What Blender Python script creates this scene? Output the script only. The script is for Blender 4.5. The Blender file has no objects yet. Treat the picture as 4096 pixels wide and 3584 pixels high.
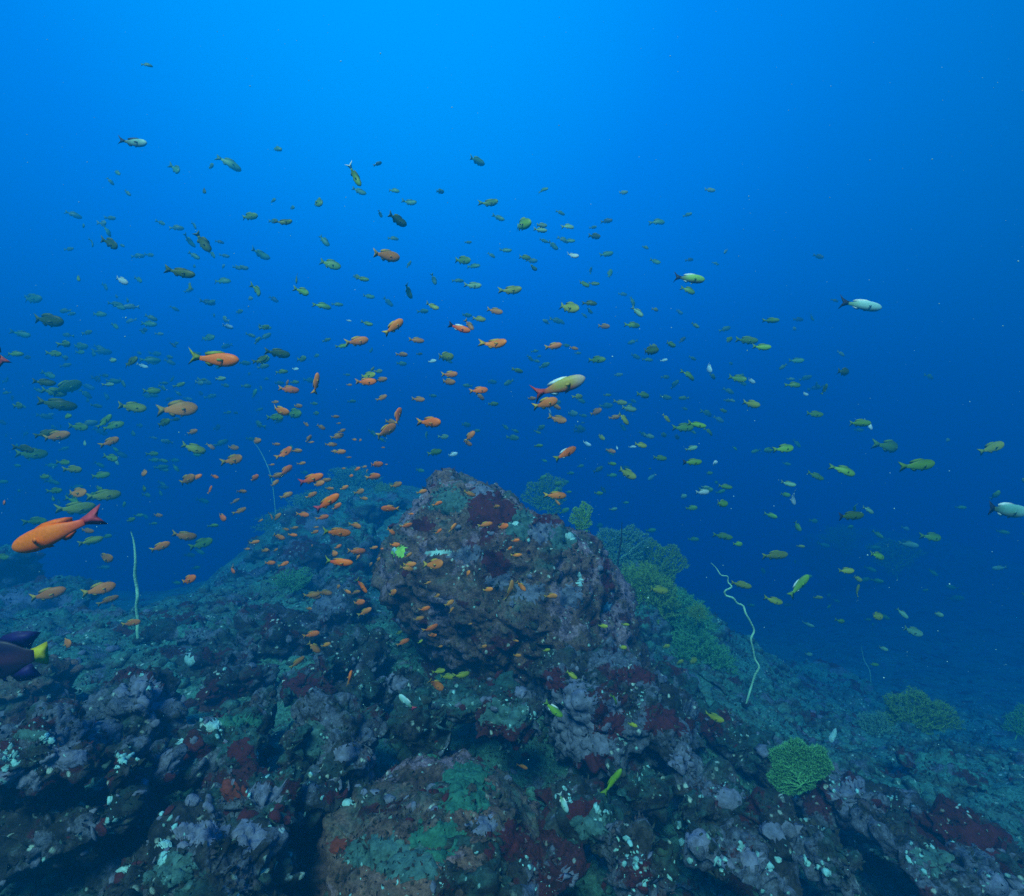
import bpy, bmesh, math, random
import numpy as np
from mathutils import Vector, Matrix, Euler
from mathutils.bvhtree import BVHTree

S = bpy.context.scene
# ------------------------------------------------------------------ camera
F = 1024.0                                   # focal length in units of the 2048 wide picture
cam_d = bpy.data.cameras.new('camera')
cam_d.sensor_width = 36.0
cam_d.lens = 18.0
cam_d.clip_start = 0.02
cam_d.clip_end = 500.0
cam = bpy.data.objects.new('camera', cam_d)
S.collection.objects.link(cam)
cam.location = (0, 0, 0)
cam.rotation_euler = (math.radians(90), 0, 0)
S.camera = cam

# ------------------------------------------------------------------ water light from above
W = bpy.data.worlds.new('World')
S.world = W
W.use_nodes = True
wn, wl = W.node_tree.nodes, W.node_tree.links
bg = wn['Background']
tc = wn.new('ShaderNodeTexCoord')
dp = wn.new('ShaderNodeVectorMath'); dp.operation = 'DOT_PRODUCT'
gl = Vector((-0.19, 0.74, 0.66)).normalized()
dp.inputs[1].default_value = gl
wl.new(tc.outputs['Generated'], dp.inputs[0])
wr = wn.new('ShaderNodeValToRGB')
mr = wn.new('ShaderNodeMapRange')
mr.inputs['From Min'].default_value = -1.0
mr.inputs['From Max'].default_value = 1.0
wl.new(dp.outputs['Value'], mr.inputs['Value'])
wl.new(mr.outputs['Result'], wr.inputs['Fac'])
e = wr.color_ramp.elements
WORLD_STOPS = [(0.0, (0.0, 0.04, 0.10)), (0.45, (0.0, 0.085, 0.23)), (0.66, (0.0, 0.165, 0.46)),
               (0.78, (0.0, 0.25, 0.72)), (0.88, (0.0, 0.34, 1.06)), (0.95, (0.0, 0.44, 1.36)), (1.0, (0.0, 0.66, 1.6))]
while len(e) < len(WORLD_STOPS):
    e.new(0.5)
for el, (p, c) in zip(e, WORLD_STOPS):
    el.position = p
    el.color = (*c, 1)
wl.new(wr.outputs['Color'], bg.inputs['Color'])
bg.inputs['Strength'].default_value = 0.54

# the sun, broken up and softened by the water surface
sun_d = bpy.data.lights.new('sun', 'SUN')
sun_d.energy = 5.0
sun_d.angle = math.radians(20)
sun_d.color = (1.0, 0.98, 0.55)
sun = bpy.data.objects.new('sun', sun_d)
S.collection.objects.link(sun)
sun.rotation_euler = Vector((0.22, 0.80, -1.0)).to_track_quat('-Z', 'Y').to_euler()

S.view_settings.view_transform = 'Standard'
S.view_settings.look = 'None'
S.view_settings.gamma = 1.0
S.view_settings.exposure = 0.75
S.cycles.use_denoising = False
S.cycles.max_bounces = 6
S.cycles.diffuse_bounces = 2
S.cycles.glossy_bounces = 1
S.cycles.transmission_bounces = 2
S.cycles.volume_bounces = 2
S.cycles.transparent_max_bounces = 4
S.cycles.caustics_reflective = False
S.cycles.caustics_refractive = False
S.cycles.use_adaptive_sampling = False

rng = np.random.default_rng(11)
R = random.Random(5)

def rd(d):
    """far things stand a little deeper in the haze"""
    return d if d < 3.9 else 3.9 + (d - 3.9) * 1.55

def P(px, py, d):
    """Point at distance d in front of the camera seen at picture position (px, py), 2048 x 1792."""
    return Vector(((px - 1024) / F * d, d, -(py - 896) / F * d))

# ------------------------------------------------------------------ noise
def _h(ix, iy, iz):
    n = (ix.astype(np.int64) * 374761393 + iy.astype(np.int64) * 668265263 + iz.astype(np.int64) * 2147483647) & 0xffffffff
    n = ((n ^ (n >> 13)) * 1274126177) & 0xffffffff
    n = (n ^ (n >> 16)) & 0xffffffff
    return n
_G = rng.normal(size=(256, 3)); _G /= np.linalg.norm(_G, axis=1)[:, None]
def pnoise(p):
    i = np.floor(p).astype(np.int64); f = p - i
    u = f * f * f * (f * (f * 6 - 15) + 10)
    out = np.zeros(len(p))
    for dx in (0, 1):
        for dy in (0, 1):
            for dz in (0, 1):
                g = _G[_h(i[:, 0] + dx, i[:, 1] + dy, i[:, 2] + dz) & 255]
                d = f - np.array((dx, dy, dz))
                w = (u[:, 0] if dx else 1 - u[:, 0]) * (u[:, 1] if dy else 1 - u[:, 1]) * (u[:, 2] if dz else 1 - u[:, 2])
                out += w * (g * d).sum(1)
    return out
def fbm(p, o=4, gain=.5):
    a, s, r = 1., 1., np.zeros(len(p))
    for k in range(o):
        r += a * pnoise(p * s + k * 17.3); a *= gain; s *= 2.03
    return r
def cell(p):
    """distance to the closest of random points, one per unit cell"""
    i = np.floor(p).astype(np.int64); best = np.full(len(p), 9.)
    for dx in (-1, 0, 1):
        for dy in (-1, 0, 1):
            for dz in (-1, 0, 1):
                c = i + np.array((dx, dy, dz)); h = _h(c[:, 0], c[:, 1], c[:, 2])
                q = c + np.stack([(h & 255) / 255., ((h >> 8) & 255) / 255., ((h >> 16) & 255) / 255.], 1)
                best = np.minimum(best, np.linalg.norm(p - q, axis=1))
    return best

def cell2(p):
    """distances to the closest and second closest random points"""
    i = np.floor(p).astype(np.int64); f1 = np.full(len(p), 9.); f2 = f1.copy()
    for dx in (-1, 0, 1):
        for dy in (-1, 0, 1):
            for dz in (-1, 0, 1):
                c = i + np.array((dx, dy, dz)); h = _h(c[:, 0] + 7, c[:, 1], c[:, 2])
                q = c + np.stack([(h & 255) / 255., ((h >> 8) & 255) / 255., ((h >> 16) & 255) / 255.], 1)
                e = np.linalg.norm(p - q, axis=1)
                f2 = np.minimum(f2, np.maximum(f1, e)); f1 = np.minimum(f1, e)
    return f1, f2
# ------------------------------------------------------------------ object helpers
def mesh_of(name, v, f, mats, smooth=True, fmat=None):
    me = bpy.data.meshes.new(name)
    me.from_pydata(np.asarray(v).tolist(), [], f.tolist() if isinstance(f, np.ndarray) else f)
    for m in (mats if isinstance(mats, (list, tuple)) else [mats]):
        me.materials.append(m)
    if smooth:
        me.polygons.foreach_set('use_smooth', [True] * len(me.polygons))
    if fmat is not None:
        me.polygons.foreach_set('material_index', list(fmat))
    me.update()
    return me
def obj(name, me, parent=None, loc=None):
    o = bpy.data.objects.new(name, me)
    S.collection.objects.link(o)
    if parent is not None:
        o.parent = parent
    if loc is not None:
        o.location = loc
    return o
def tag(o, label, cat, group=None):
    o['label'] = label; o['category'] = cat
    if group:
        o['group'] = group
    return o
def setting(o, kind='structure'):
    o['kind'] = kind
    return o
OCC = []                                      # solid things fish must stay in front of: (world verts, faces)
# ------------------------------------------------------------------ materials
def nt(name):
    m = bpy.data.materials.new(name); m.use_nodes = True
    n, l = m.node_tree.nodes, m.node_tree.links
    b = n['Principled BSDF']
    return m, n, l, b
def noise(n, l, vec, scale, detail=4, rough=.55, off=0.):
    t = n.new('ShaderNodeTexNoise'); t.inputs['Scale'].default_value = scale
    t.inputs['Detail'].default_value = detail; t.inputs['Roughness'].default_value = rough
    if off:
        a = n.new('ShaderNodeVectorMath'); a.operation = 'ADD'; a.inputs[1].default_value = (off, off * 1.7, -off)
        l.new(vec, a.inputs[0]); vec = a.outputs[0]
    l.new(vec, t.inputs['Vector'])
    return t.outputs['Fac']
def step(n, l, val, lo, hi):
    r = n.new('ShaderNodeMapRange'); r.inputs['From Min'].default_value = lo; r.inputs['From Max'].default_value = hi
    r.clamp = True
    l.new(val, r.inputs['Value'])
    return r.outputs['Result']
def mix(n, l, fac, a, b, mode='MIX'):
    m = n.new('ShaderNodeMix'); m.data_type = 'RGBA'; m.blend_type = mode
    for s, i in ((fac, 0), (a, 6), (b, 7)):
        if hasattr(s, 'links'):
            l.new(s, m.inputs[i])
        elif i == 0:
            m.inputs[0].default_value = s
        else:
            m.inputs[i].default_value = (*s, 1)
    return m.outputs[2]
def mul(n, l, a, b):
    m = n.new('ShaderNodeMath'); m.operation = 'MULTIPLY'
    l.new(a, m.inputs[0])
    if hasattr(b, 'links'):
        l.new(b, m.inputs[1])
    else:
        m.inputs[1].default_value = b
    return m.outputs[0]
def world_vec(n, l, per_object=False):
    g = n.new('ShaderNodeNewGeometry')
    return g.outputs['Position'], g

def reef_mat(name, base=(.013, .015, .015), base2=(.062, .060, .062), violet=(.135, .16, .235), maroon=(.075, .009, .011),
             turf=(.030, .11, .10), viol_t=.53, mar_t=.56, turf_t=.53, spots=.8, grain=1.15):
    """Reef rock overgrown with violet crusts, dark red sponge, green turf and pale barnacle spots."""
    m, n, l, b = nt(name)
    v, g = world_vec(n, l)
    c = mix(n, l, step(n, l, noise(n, l, v, 7, 6, .65), .38, .62), base, base2)
    # short green turf, thickest on faces that look up
    sx = n.new('ShaderNodeSeparateXYZ'); l.new(g.outputs['Normal'], sx.inputs[0])
    up = step(n, l, sx.outputs['Z'], .0, .85)
    tf = mul(n, l, step(n, l, noise(n, l, v, 3.2, 7, .68, 3.1), turf_t - .06, turf_t + .10), up)
    c = mix(n, l, mul(n, l, tf, .85), c, turf)
    vm = step(n, l, noise(n, l, v, 4.3, 7, .62, 7.7), viol_t, viol_t + .035)
    vc = mix(n, l, noise(n, l, v, 21, 5, .7, 1.3), tuple(x * .55 for x in violet), tuple(min(1, x * 1.35) for x in violet))
    c = mix(n, l, mul(n, l, vm, .85), c, vc)
    mm = step(n, l, noise(n, l, v, 3.7, 8, .62, 12.9), mar_t, mar_t + .025)
    c = mix(n, l, mul(n, l, mm, .92), c, maroon)
    mo = noise(n, l, v, 17, 6, .72, 15.)
    c = mix(n, l, mul(n, l, step(n, l, mo, .52, .60), .6), c, (.014, .012, .011))
    # fine speckle of the growth itself
    sp = noise(n, l, v, 62, 6, .8, 4.4)
    k = n.new('ShaderNodeMapRange'); k.inputs['From Min'].default_value = .3; k.inputs['From Max'].default_value = .7
    k.inputs['To Min'].default_value = 1 - .75 * grain; k.inputs['To Max'].default_value = 1 + .75 * grain
    l.new(sp, k.inputs['Value'])
    cc = n.new('ShaderNodeCombineColor')
    for i in range(3):
        l.new(k.outputs[0], cc.inputs[i])
    c = mix(n, l, 1.0, c, cc.outputs[0], 'MULTIPLY')
    if spots:
        vo = n.new('ShaderNodeTexVoronoi'); vo.inputs['Scale'].default_value = 32
        wv = n.new('ShaderNodeVectorMath'); wv.operation = 'ADD'
        l.new(v, wv.inputs[0])
        nn = n.new('ShaderNodeTexNoise'); nn.inputs['Scale'].default_value = 30; l.new(v, nn.inputs['Vector'])
        sc = n.new('ShaderNodeVectorMath'); sc.operation = 'SCALE'; sc.inputs['Scale'].default_value = .03
        l.new(nn.outputs['Color'], sc.inputs[0]); l.new(sc.outputs[0], wv.inputs[1])
        l.new(wv.outputs[0], vo.inputs['Vector'])
        dots = step(n, l, vo.outputs['Distance'], .34, .20)
        where = step(n, l, noise(n, l, v, 5.1, 5, .65, 21.), .50, .58)
        some = n.new('ShaderNodeSeparateColor'); l.new(vo.outputs['Color'], some.inputs[0])
        d2 = mul(n, l, mul(n, l, dots, where), step(n, l, some.outputs[0], .55, .6))
        c = mix(n, l, mul(n, l, d2, spots), c, (.62, .86, .80))
    l.new(c, b.inputs['Base Color'])
    b.inputs['Roughness'].default_value = .85
    b.inputs['Specular IOR Level'].default_value = .25
    bp = n.new('ShaderNodeBump'); bp.inputs['Strength'].default_value = .9; bp.inputs['Distance'].default_value = .02
    l.new(noise(n, l, v, 38, 8, .75, 9.), bp.inputs['Height'])
    l.new(bp.outputs[0], b.inputs['Normal'])
    return m

def crust_mat(name, col, var=.5, scale=40, spec=.25, rough=.8):
    m, n, l, b = nt(name)
    v, g = world_vec(n, l)
    c = mix(n, l, step(n, l, noise(n, l, v, scale, 6, .75), .3, .7), tuple(x * (1 - var) for x in col), tuple(min(1, x * (1 + var * .6)) for x in col))
    l.new(c, b.inputs['Base Color'])
    b.inputs['Roughness'].default_value = rough
    b.inputs['Specular IOR Level'].default_value = spec
    bp = n.new('ShaderNodeBump'); bp.inputs['Strength'].default_value = .7; bp.inputs['Distance'].default_value = .012
    l.new(noise(n, l, v, scale * 1.6, 5, .7, 3.), bp.inputs['Height'])
    l.new(bp.outputs[0], b.inputs['Normal'])
    return m

M = {}
M['rock'] = reef_mat('reef_rock')
M['rock_violet'] = reef_mat('violet_reef_rock', viol_t=.47, mar_t=.57)
M['rock_green'] = reef_mat('turfed_reef_rock', turf_t=.43, viol_t=.57, mar_t=.58)
M['rock_red'] = reef_mat('red_sponge_reef_rock', mar_t=.50, viol_t=.56)
M['rock_brown'] = reef_mat('brown_reef_rock', base=(.085, .050, .040), base2=(.24, .145, .125), violet=(.29, .20, .28), viol_t=.54, mar_t=.62, turf_t=.52)
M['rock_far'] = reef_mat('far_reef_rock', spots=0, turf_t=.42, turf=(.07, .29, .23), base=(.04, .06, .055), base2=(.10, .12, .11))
M['ground'] = reef_mat('reef_ground', turf_t=.42, viol_t=.59, mar_t=.60, turf=(.08, .27, .22), base=(.035, .05, .046), base2=(.10, .13, .12))
M['sponge'] = crust_mat('maroon_sponge', (.085, .011, .014), .6, 35)
M['red_sponge'] = crust_mat('red_sponge', (.20, .035, .015), .7, 30)
M['violet_crust'] = crust_mat('violet_crust', (.165, .185, .28), .65, 38)
M['white_crust'] = crust_mat('white_crust', (.36, .68, .70), .5, 30)
M['barnacle'] = crust_mat('barnacle_shell', (.27, .60, .62), .8, 28)
M['green_crust'] = crust_mat('green_turf', (.035, .17, .12), .7, 45)
M['teal_crust'] = crust_mat('pale_teal_crust', (.065, .155, .15), .75, 38)

def fan_mat(name, col):
    m, n, l, b = nt(name)
    v, g = world_vec(n, l)
    c = mix(n, l, step(n, l, noise(n, l, v, 18, 4, .6), .3, .7), tuple(x * .75 for x in col), tuple(min(1, x * 1.2) for x in col))
    l.new(c, b.inputs['Base Color'])
    b.inputs['Roughness'].default_value = .8
    b.inputs['Specular IOR Level'].default_value = .2
    return m
M['fan_green'] = fan_mat('green_gorgonian', (.15, .47, .19))
M['fan_lime'] = fan_mat('yellow_green_gorgonian', (.30, .62, .10))
M['fan_olive'] = fan_mat('olive_gorgonian', (.26, .46, .08))
M['fan_teal'] = fan_mat('pale_teal_gorgonian', (.20, .44, .30))
M['whip'] = crust_mat('whip_coral_skin', (.42, .80, .52), .15, 60)
M['twig'] = fan_mat('dark_twig', (.03, .035, .03))
# ------------------------------------------------------------------ sea floor
CTRL = [(1024, 1900, 1.32), (1024, 1700, 1.7), (1024, 1540, 2.15), (1060, 1440, 2.7), (700, 1500, 2.15), (700, 1400, 2.6),
        (700, 1800, 1.45), (1400, 1830, 1.45), (60, 1830, 1.5), (300, 1700, 1.62), (0, 1640, 1.8), (0, 1480, 2.2), (200, 1400, 2.6),
        (300, 1330, 3.0), (0, 1340, 2.9), (400, 1270, 3.8), (120, 1260, 4.0), (270, 1225, 4.8), (420, 1180, 5.6),
        (560, 1060, 6.3), (640, 1000, 6.6), (700, 972, 6.8), (775, 1000, 6.4), (485, 1128, 6.0), (545, 1050, 6.3), (455, 1160, 5.6), (395, 1188, 6.5), (300, 1196, 7.0), (210, 1200, 7.5), (600, 1160, 4.9), (690, 1260, 3.8),
        (600, 1310, 3.4), (480, 1370, 2.9), (820, 1330, 3.4), (780, 1120, 5.2),
        (60, 1190, 6.5), (-80, 1150, 6.8), (180, 1185, 8.0), (330, 1200, 12.), (150, 1230, 16.),
        (1420, 1470, 2.8), (1500, 1430, 3.5), (1380, 1360, 4.0), (1330, 1260, 4.6), (1270, 1130, 5.3), (1180, 1120, 5.6),
        (1600, 1620, 2.5), (1700, 1540, 3.1), (1820, 1490, 3.9), (2000, 1520, 3.5), (1720, 1430, 4.8), (1900, 1425, 5.2),
        (2048, 1640, 2.5), (2048, 1830, 1.75), (1620, 1800, 1.6), (1520, 1330, 6.6), (1700, 1300, 8.0), (1560, 1250, 10.),
        (1750, 1150, 13.), (1850, 1130, 13.5), (1960, 1160, 13.), (1660, 1190, 13.), (2080, 1210, 13.), (1880, 1260, 8.8),
        (1000, 1080, 9.), (900, 1150, 14.), (1400, 1180, 14.), (1800, 1180, 16.)]
cw = np.array([tuple(P(x_, y_, rd(d_))) for x_, y_, d_ in CTRL] + [
    (-3, .6, -1.3), (0, .4, -1.3), (3, .6, -1.9), (0, -2, -1.4), (-5, -3, -1.5), (5, -3, -2.6), (0, -14, -2.5), (-14, -8, -2.5), (14, -8, -5.),
    (-12, 12, -4.5), (-8, 5, -2.6), (-22, 5, -4.5), (-12, 25, -9), (0, 25, -8.5), (15, 25, -8.), (18, 12, -4.5), (9, 5, -3.6), (22, 4, -5.),
    (-30, 30, -11), (30, 30, -10), (0, 44, -13), (-44, 44, -14), (44, 44, -13), (44, 0, -8), (-44, 0, -8), (-44, -14, -8), (44, -14, -9), (0, 16, -5.)])
_k = lambda r2: .5 * r2 * np.log(r2 + 1e-9)
_n = len(cw)
_d2 = ((cw[:, None, :2] - cw[None, :, :2]) ** 2).sum(2)
_A = np.zeros((_n + 3, _n + 3)); _A[:_n, :_n] = _k(_d2) + np.eye(_n) * .02
_A[:_n, _n] = 1; _A[:_n, _n + 1:] = cw[:, :2]; _A[_n, :_n] = 1; _A[_n + 1:, :_n] = cw[:, :2].T
_w = np.linalg.solve(_A, np.r_[cw[:, 2], 0, 0, 0])
def ground_z(xy):
    out = np.empty(len(xy))
    for s in range(0, len(xy), 20000):
        q = xy[s:s + 20000]
        out[s:s + 20000] = _k(((q[:, None, :] - cw[None, :, :2]) ** 2).sum(2)) @ _w[:_n] + _w[_n] + q @ _w[_n + 1:]
    return out
def axis(lo, hi, a, b, h, gr):
    mid = list(np.arange(a, b, h)); s = h; x = b; up = []
    while x < hi:
        up.append(x); s *= gr; x += s
    s = h; x = a - h; dn = []
    while x > lo:
        dn.append(x); s *= gr; x -= s
    return np.array([lo] + dn[::-1] + mid + up + [hi])
gx, gy = axis(-44, 44, -3.6, 4.2, .03, 1.06), axis(-14, 44, .9, 7.2, .03, 1.06)
GX, GY = np.meshgrid(gx, gy)
xy = np.stack([GX.ravel(), GY.ravel()], 1)
gz = ground_z(xy)
p3 = np.c_[xy, gz]
rub = 1 - np.minimum(cell(p3 * np.array((2.6, 2.6, 1.)) + fbm(p3 * 1.5, 2)[:, None] * .6), 1)
gz += .10 * fbm(p3 * 1.1, 5) + .16 * (rub - .5) + .05 * (1 - np.minimum(cell(p3 * 7.), 1) - .5) + .02 * fbm(p3 * 14, 3)
gz -= .11 * np.clip((3.6 - xy[:, 1]) / 1.2, 0, 1)
p3 = np.c_[xy, gz]
nx, ny = len(gx), len(gy)
ii = (np.arange(ny - 1)[:, None] * nx + np.arange(nx - 1)[None, :]).ravel()
gf = np.stack([ii, ii + 1, ii + 1 + nx, ii + nx], 1)
floor = setting(obj('sea_floor', mesh_of('sea_floor', p3, gf, M['ground'])))
OCC.append((p3, gf))

# ------------------------------------------------------------------ rocks
_ico = {}
def ico(n):
    if n not in _ico:
        bm = bmesh.new(); bmesh.ops.create_icosphere(bm, subdivisions=n, radius=1)
        bm.verts.ensure_lookup_table()
        _ico[n] = (np.array([v.co for v in bm.verts]), np.array([[v.index for v in f.verts] for f in bm.faces])); bm.free()
    return _ico[n]
ROCKS = {}
def normals(v, f):
    fn = np.cross(v[f[:, 1]] - v[f[:, 0]], v[f[:, 2]] - v[f[:, 0]])
    out = np.zeros_like(v)
    for i in range(3):
        np.add.at(out, f[:, i], fn)
    return out / (np.linalg.norm(out, axis=1)[:, None] + 1e-12)
def rough(v, f, seed, size, amp=1.0):
    """weathered, pitted and overgrown surface"""
    nrm = normals(v, f); q = v + seed * 7.31
    d = .12 * size * fbm(q * (1.6 / size), 3)
    d += .075 * fbm(q * 5, 4) - .05 * np.maximum(0, .42 - np.abs(fbm(q * 3.2 + 9, 3)) * 2.2) * .5
    d += .05 * (.5 - np.minimum(cell(q * 9.), 1)) + .022 * fbm(q * 24, 3) + .010 * (.5 - np.minimum(cell(q * 34.), 1))
    w1 = v + .028 * np.stack([fbm(q * 6 + 3, 2), fbm(q * 6 + 31, 2), fbm(q * 6 + 67, 2)], 1)
    f1, f2 = cell2(w1 * 5.5 + seed * .37)
    d += amp * (.042 * np.minimum(1, (f2 - f1) / .30) - .042 + .034 * (.5 - f1))
    f1, f2 = cell2(w1 * 14. + seed * .71)
    d += .015 * np.minimum(1, (f2 - f1) / .3) - .015
    return v + nrm * (d * amp)[:, None]
def link_rock(name, v, f, mat, label, group=None):
    c = Vector(v.mean(0)); c.z = v[:, 2].min()
    o = obj('rock', mesh_of('rock', v - np.array(c), f, M[mat]), loc=c)
    tag(o, label, 'rock', group)
    ROCKS[name] = (o, v, f)
    OCC.append((v, f))
    return o
def outline_rock(name, pts, d, depth, label, mat='rock', sub=6, tilt=0., seed=1, amp=1.0, group=None, flat=1.):
    """A rock with the outline pts (picture positions) seen at distance d, as thick as depth metres."""
    d = rd(d); u, f = ico(sub)
    pts = np.array(pts, float)
    w = np.c_[(pts[:, 0] - 1024) / F * d, -(pts[:, 1] - 896) / F * d]
    c = (w.min(0) + w.max(0)) / 2
    a = np.arctan2(w[:, 1] - c[1], w[:, 0] - c[0]); r = np.hypot(*(w - c).T)
    # resample the closed outline densely, then look radii up by angle
    wd = np.concatenate([w + (np.roll(w, -1, 0) - w) * t for t in np.linspace(0, 1, 12, endpoint=False)])
    a = np.arctan2(wd[:, 1] - c[1], wd[:, 0] - c[0]); r = np.hypot(*(wd - c).T)
    o = np.argsort(a); a, r = a[o], r[o]
    phi = np.arctan2(u[:, 2], u[:, 0]); rad = np.interp(phi, a, r, period=2 * math.pi)
    s = np.hypot(u[:, 0], u[:, 2])
    s2 = s ** .8
    v = np.c_[c[0] + rad * np.cos(phi) * s2, np.sign(u[:, 1]) * np.abs(u[:, 1]) ** flat * depth / 2, c[1] + rad * np.sin(phi) * s2]
    v[:, 1] += d + depth * .18 + tilt * (v[:, 2] - c[1])
    # keep the silhouette under the perspective of the nearer half
    k = v[:, 1] / d
    v[:, 0] *= 1 + (k - 1) * .9; v[:, 2] = v[:, 2] * (1 + (k - 1) * .9)
    v = rough(v, f, seed, float(np.ptp(w, axis=0).mean()), amp)
    return link_rock(name, v, f, mat, label, group)
def block(name, px, py, w, h, d, label, mat='rock', depth=None, rz=0., rx=0., ry=0., seed=1, pw=3.2, sub=5, cuts=5, amp=1.0, group=None):
    """A blocky rock centred at (px, py), w x h picture units, at distance d."""
    d = rd(d); u, f = ico(sub); rs = np.random.default_rng(seed)
    v = u / ((np.abs(u) ** pw).sum(1) ** (1 / pw))[:, None]
    for _ in range(cuts):
        nn = rs.normal(size=3); nn /= np.linalg.norm(nn); c = rs.uniform(.55, .85)
        t = v @ nn; v = v - np.maximum(t - c, 0)[:, None] * nn * .85
    sx, sz = w / 2 / F * d, h / 2 / F * d
    dims = np.array((sx, (depth or (sx * 1.5)) / (2 if depth else 1) if depth else sx * .9, sz))
    v = v * dims
    m = np.array(Euler((rx, ry, rz)).to_matrix())
    v = v @ m.T + np.array(P(px, py, d)) + np.array((0, dims[1] * .35, 0))
    v = rough(v, f, seed, float(2 * (sx + sz) / 2), amp)
    return link_rock(name, v, f, mat, label, group)

exec_rocks = True
outline_rock('boulder', [(742, 1165), (765, 1095), (810, 1045), (850, 1005), (872, 958), (905, 945), (960, 962), (1012, 984), (1058, 1012), (1115, 1030),
                         (1160, 1062), (1205, 1112), (1245, 1175), (1268, 1235), (1300, 1310), (1345, 1400), (1300, 1450), (1160, 1440), (1040, 1395), (940, 1362), (860, 1305), (790, 1240)],
             3.3, 1.7, 'huge rounded boulder crusted brown and violet in the middle of the reef', 'rock_brown', 7, .10, 3, .8, flat=.6)
outline_rock('shelf', [(1040, 1330), (1075, 1295), (1130, 1275), (1200, 1300), (1270, 1330), (1330, 1365), (1400, 1425), (1420, 1500), (1330, 1560), (1200, 1570), (1090, 1540), (1075, 1440)],
             2.55, 1.1, 'broad violet and maroon rock shelf under the huge boulder', 'rock_violet', 7, .3, 5)
outline_rock('slab', [(606, 1760), (640, 1640), (700, 1590), (790, 1555), (870, 1528), (925, 1516), (985, 1550), (1060, 1598), (1110, 1660), (1140, 1760), (1120, 1900), (620, 1900)],
             1.62, .8, 'large domed brown slab with green turf top at the bottom of the photo', 'rock_brown', 7, .75, 8, .6)
block('wedge', 1015, 1452, 140, 105, 2.1, 'wedge rock speckled teal on top and dark maroon below, above the domed slab', 'rock_red', rz=.2, seed=21)
block('violet_block', 660, 1482, 215, 125, 1.95, 'long blue-violet block of rock in the row behind the domed slab', 'rock_violet', rz=-.1, ry=.03, seed=22, pw=4)
block('green_block', 842, 1482, 150, 115, 2.02, 'grey-green block of rock wedged beside the long blue-violet block', 'rock_green', rz=.15, seed=23, pw=4)
block('long_dark', 650, 1590, 175, 70, 1.75, 'low violet rock with a dark underside against the domed slab', 'rock_violet', ry=-.18, rz=.2, seed=24)
block('corner_block', 590, 1515, 70, 100, 1.85, 'small upright teal rock at the end of the long blue-violet block', 'rock_green', rz=.5, seed=25)
outline_rock('patch_boulder', [(330, 1500), (365, 1450), (430, 1418), (490, 1422), (530, 1450), (545, 1500), (520, 1550), (440, 1570), (360, 1560)],
             1.9, .5, 'turfed boulder with a bright white patch and a maroon sponge spot', 'rock_green', 6, .3, 31)
outline_rock('dome', [(185, 1445), (195, 1395), (240, 1355), (290, 1348), (335, 1375), (360, 1420), (350, 1480), (290, 1500), (220, 1490)],
             2.15, .6, 'smooth round violet dome rock near the yellow-tailed purple fish', 'rock_violet', 6, .2, 32)
outline_rock('left_ledge', [(-60, 1490), (0, 1462), (70, 1425), (130, 1418), (195, 1445), (215, 1490), (190, 1550), (120, 1590), (0, 1600), (-60, 1590)],
             1.6, .6, 'big purple-grey ledge with pale streaks at the left edge of the photo', 'rock_violet', 7, .3, 33)
outline_rock('speckled', [(205, 1560), (212, 1500), (245, 1470), (290, 1490), (300, 1540), (270, 1590), (220, 1600)],
             1.58, .35, 'dark rock dotted with bright white spots beside the turfed boulder', 'rock', 6, .3, 34)
outline_rock('violet_plate_rock', [(285, 1545), (290, 1505), (325, 1485), (360, 1500), (372, 1560), (340, 1600), (300, 1590)],
             1.72, .3, 'pale violet rounded rock between the dotted rock and the turfed boulder', 'rock_violet', 6, .3, 35)
outline_rock('corner_ledge', [(120, 1830), (200, 1760), (280, 1700), (350, 1640), (430, 1610), (520, 1620), (590, 1660), (610, 1760), (600, 1900), (120, 1900)],
             1.42, .7, 'grey-brown ledge with a bright pale rim in the lower left corner', 'rock', 7, .4, 36)
outline_rock('orange_rock', [(395, 1620), (420, 1560), (480, 1530), (560, 1550), (612, 1590), (625, 1650), (580, 1700), (470, 1700)],
             1.62, .5, 'rock with orange-red sponge between violet crusts left of the domed slab', 'rock_red', 6, .4, 37)
outline_rock('trough_rock', [(-60, 1650), (60, 1600), (160, 1590), (270, 1590), (310, 1620), (240, 1690), (120, 1760), (-60, 1800)],
             1.55, .5, 'dark shadowed rock in the gully at the lower left edge', 'rock', 6, .4, 38)
block('teal_lump', 230, 1640, 130, 60, 1.5, 'teal lump of rock with pale streaks above the lower left ledge', 'rock_green', ry=-.4, seed=39)
block('cube_rock', 715, 1398, 130, 70, 2.45, 'dark squarish rock behind the long blue-violet block', 'rock', rz=.4, seed=41)
block('violet_step', 790, 1372, 90, 62, 2.6, 'small rock with a pale violet plate below the boulder overhang', 'rock_violet', rz=.2, seed=42)
block('pale_step', 935, 1418, 190, 80, 2.35, 'flat grey rock with pale edges above the grey-green block', 'rock_green', rz=-.15, ry=-.05, seed=43)
block('red_step', 615, 1372, 140, 80, 2.7, 'maroon sponge covered rock left of the boulder overhang', 'rock_red', rz=.3, seed=44)
block('gap_rock', 508, 1438, 90, 90, 2.2, 'dark green rock beside the black gap right of the turfed boulder', 'rock_green', rz=.5, seed=45)
block('left_step', 460, 1372, 150, 70, 2.8, 'brown rock with teal specks behind the turfed boulder', 'rock', rz=.1, seed=46)
block('violet_knob', 1365, 1540, 76, 80, 2.12, 'smooth violet knob of rock right of the rock shelf', 'rock_violet', rz=.3, seed=47, pw=2.4, cuts=2)
block('spotted_rock', 1285, 1590, 140, 100, 2.0, 'grey-green rock with a row of white spots below the rock shelf', 'rock_green', rz=.2, seed=48)
block('right_slab', 1455, 1625, 190, 100, 2.0, 'flat violet-grey slab left of the round green sea fan', 'rock', rz=-.3, ry=.2, seed=49)
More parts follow.
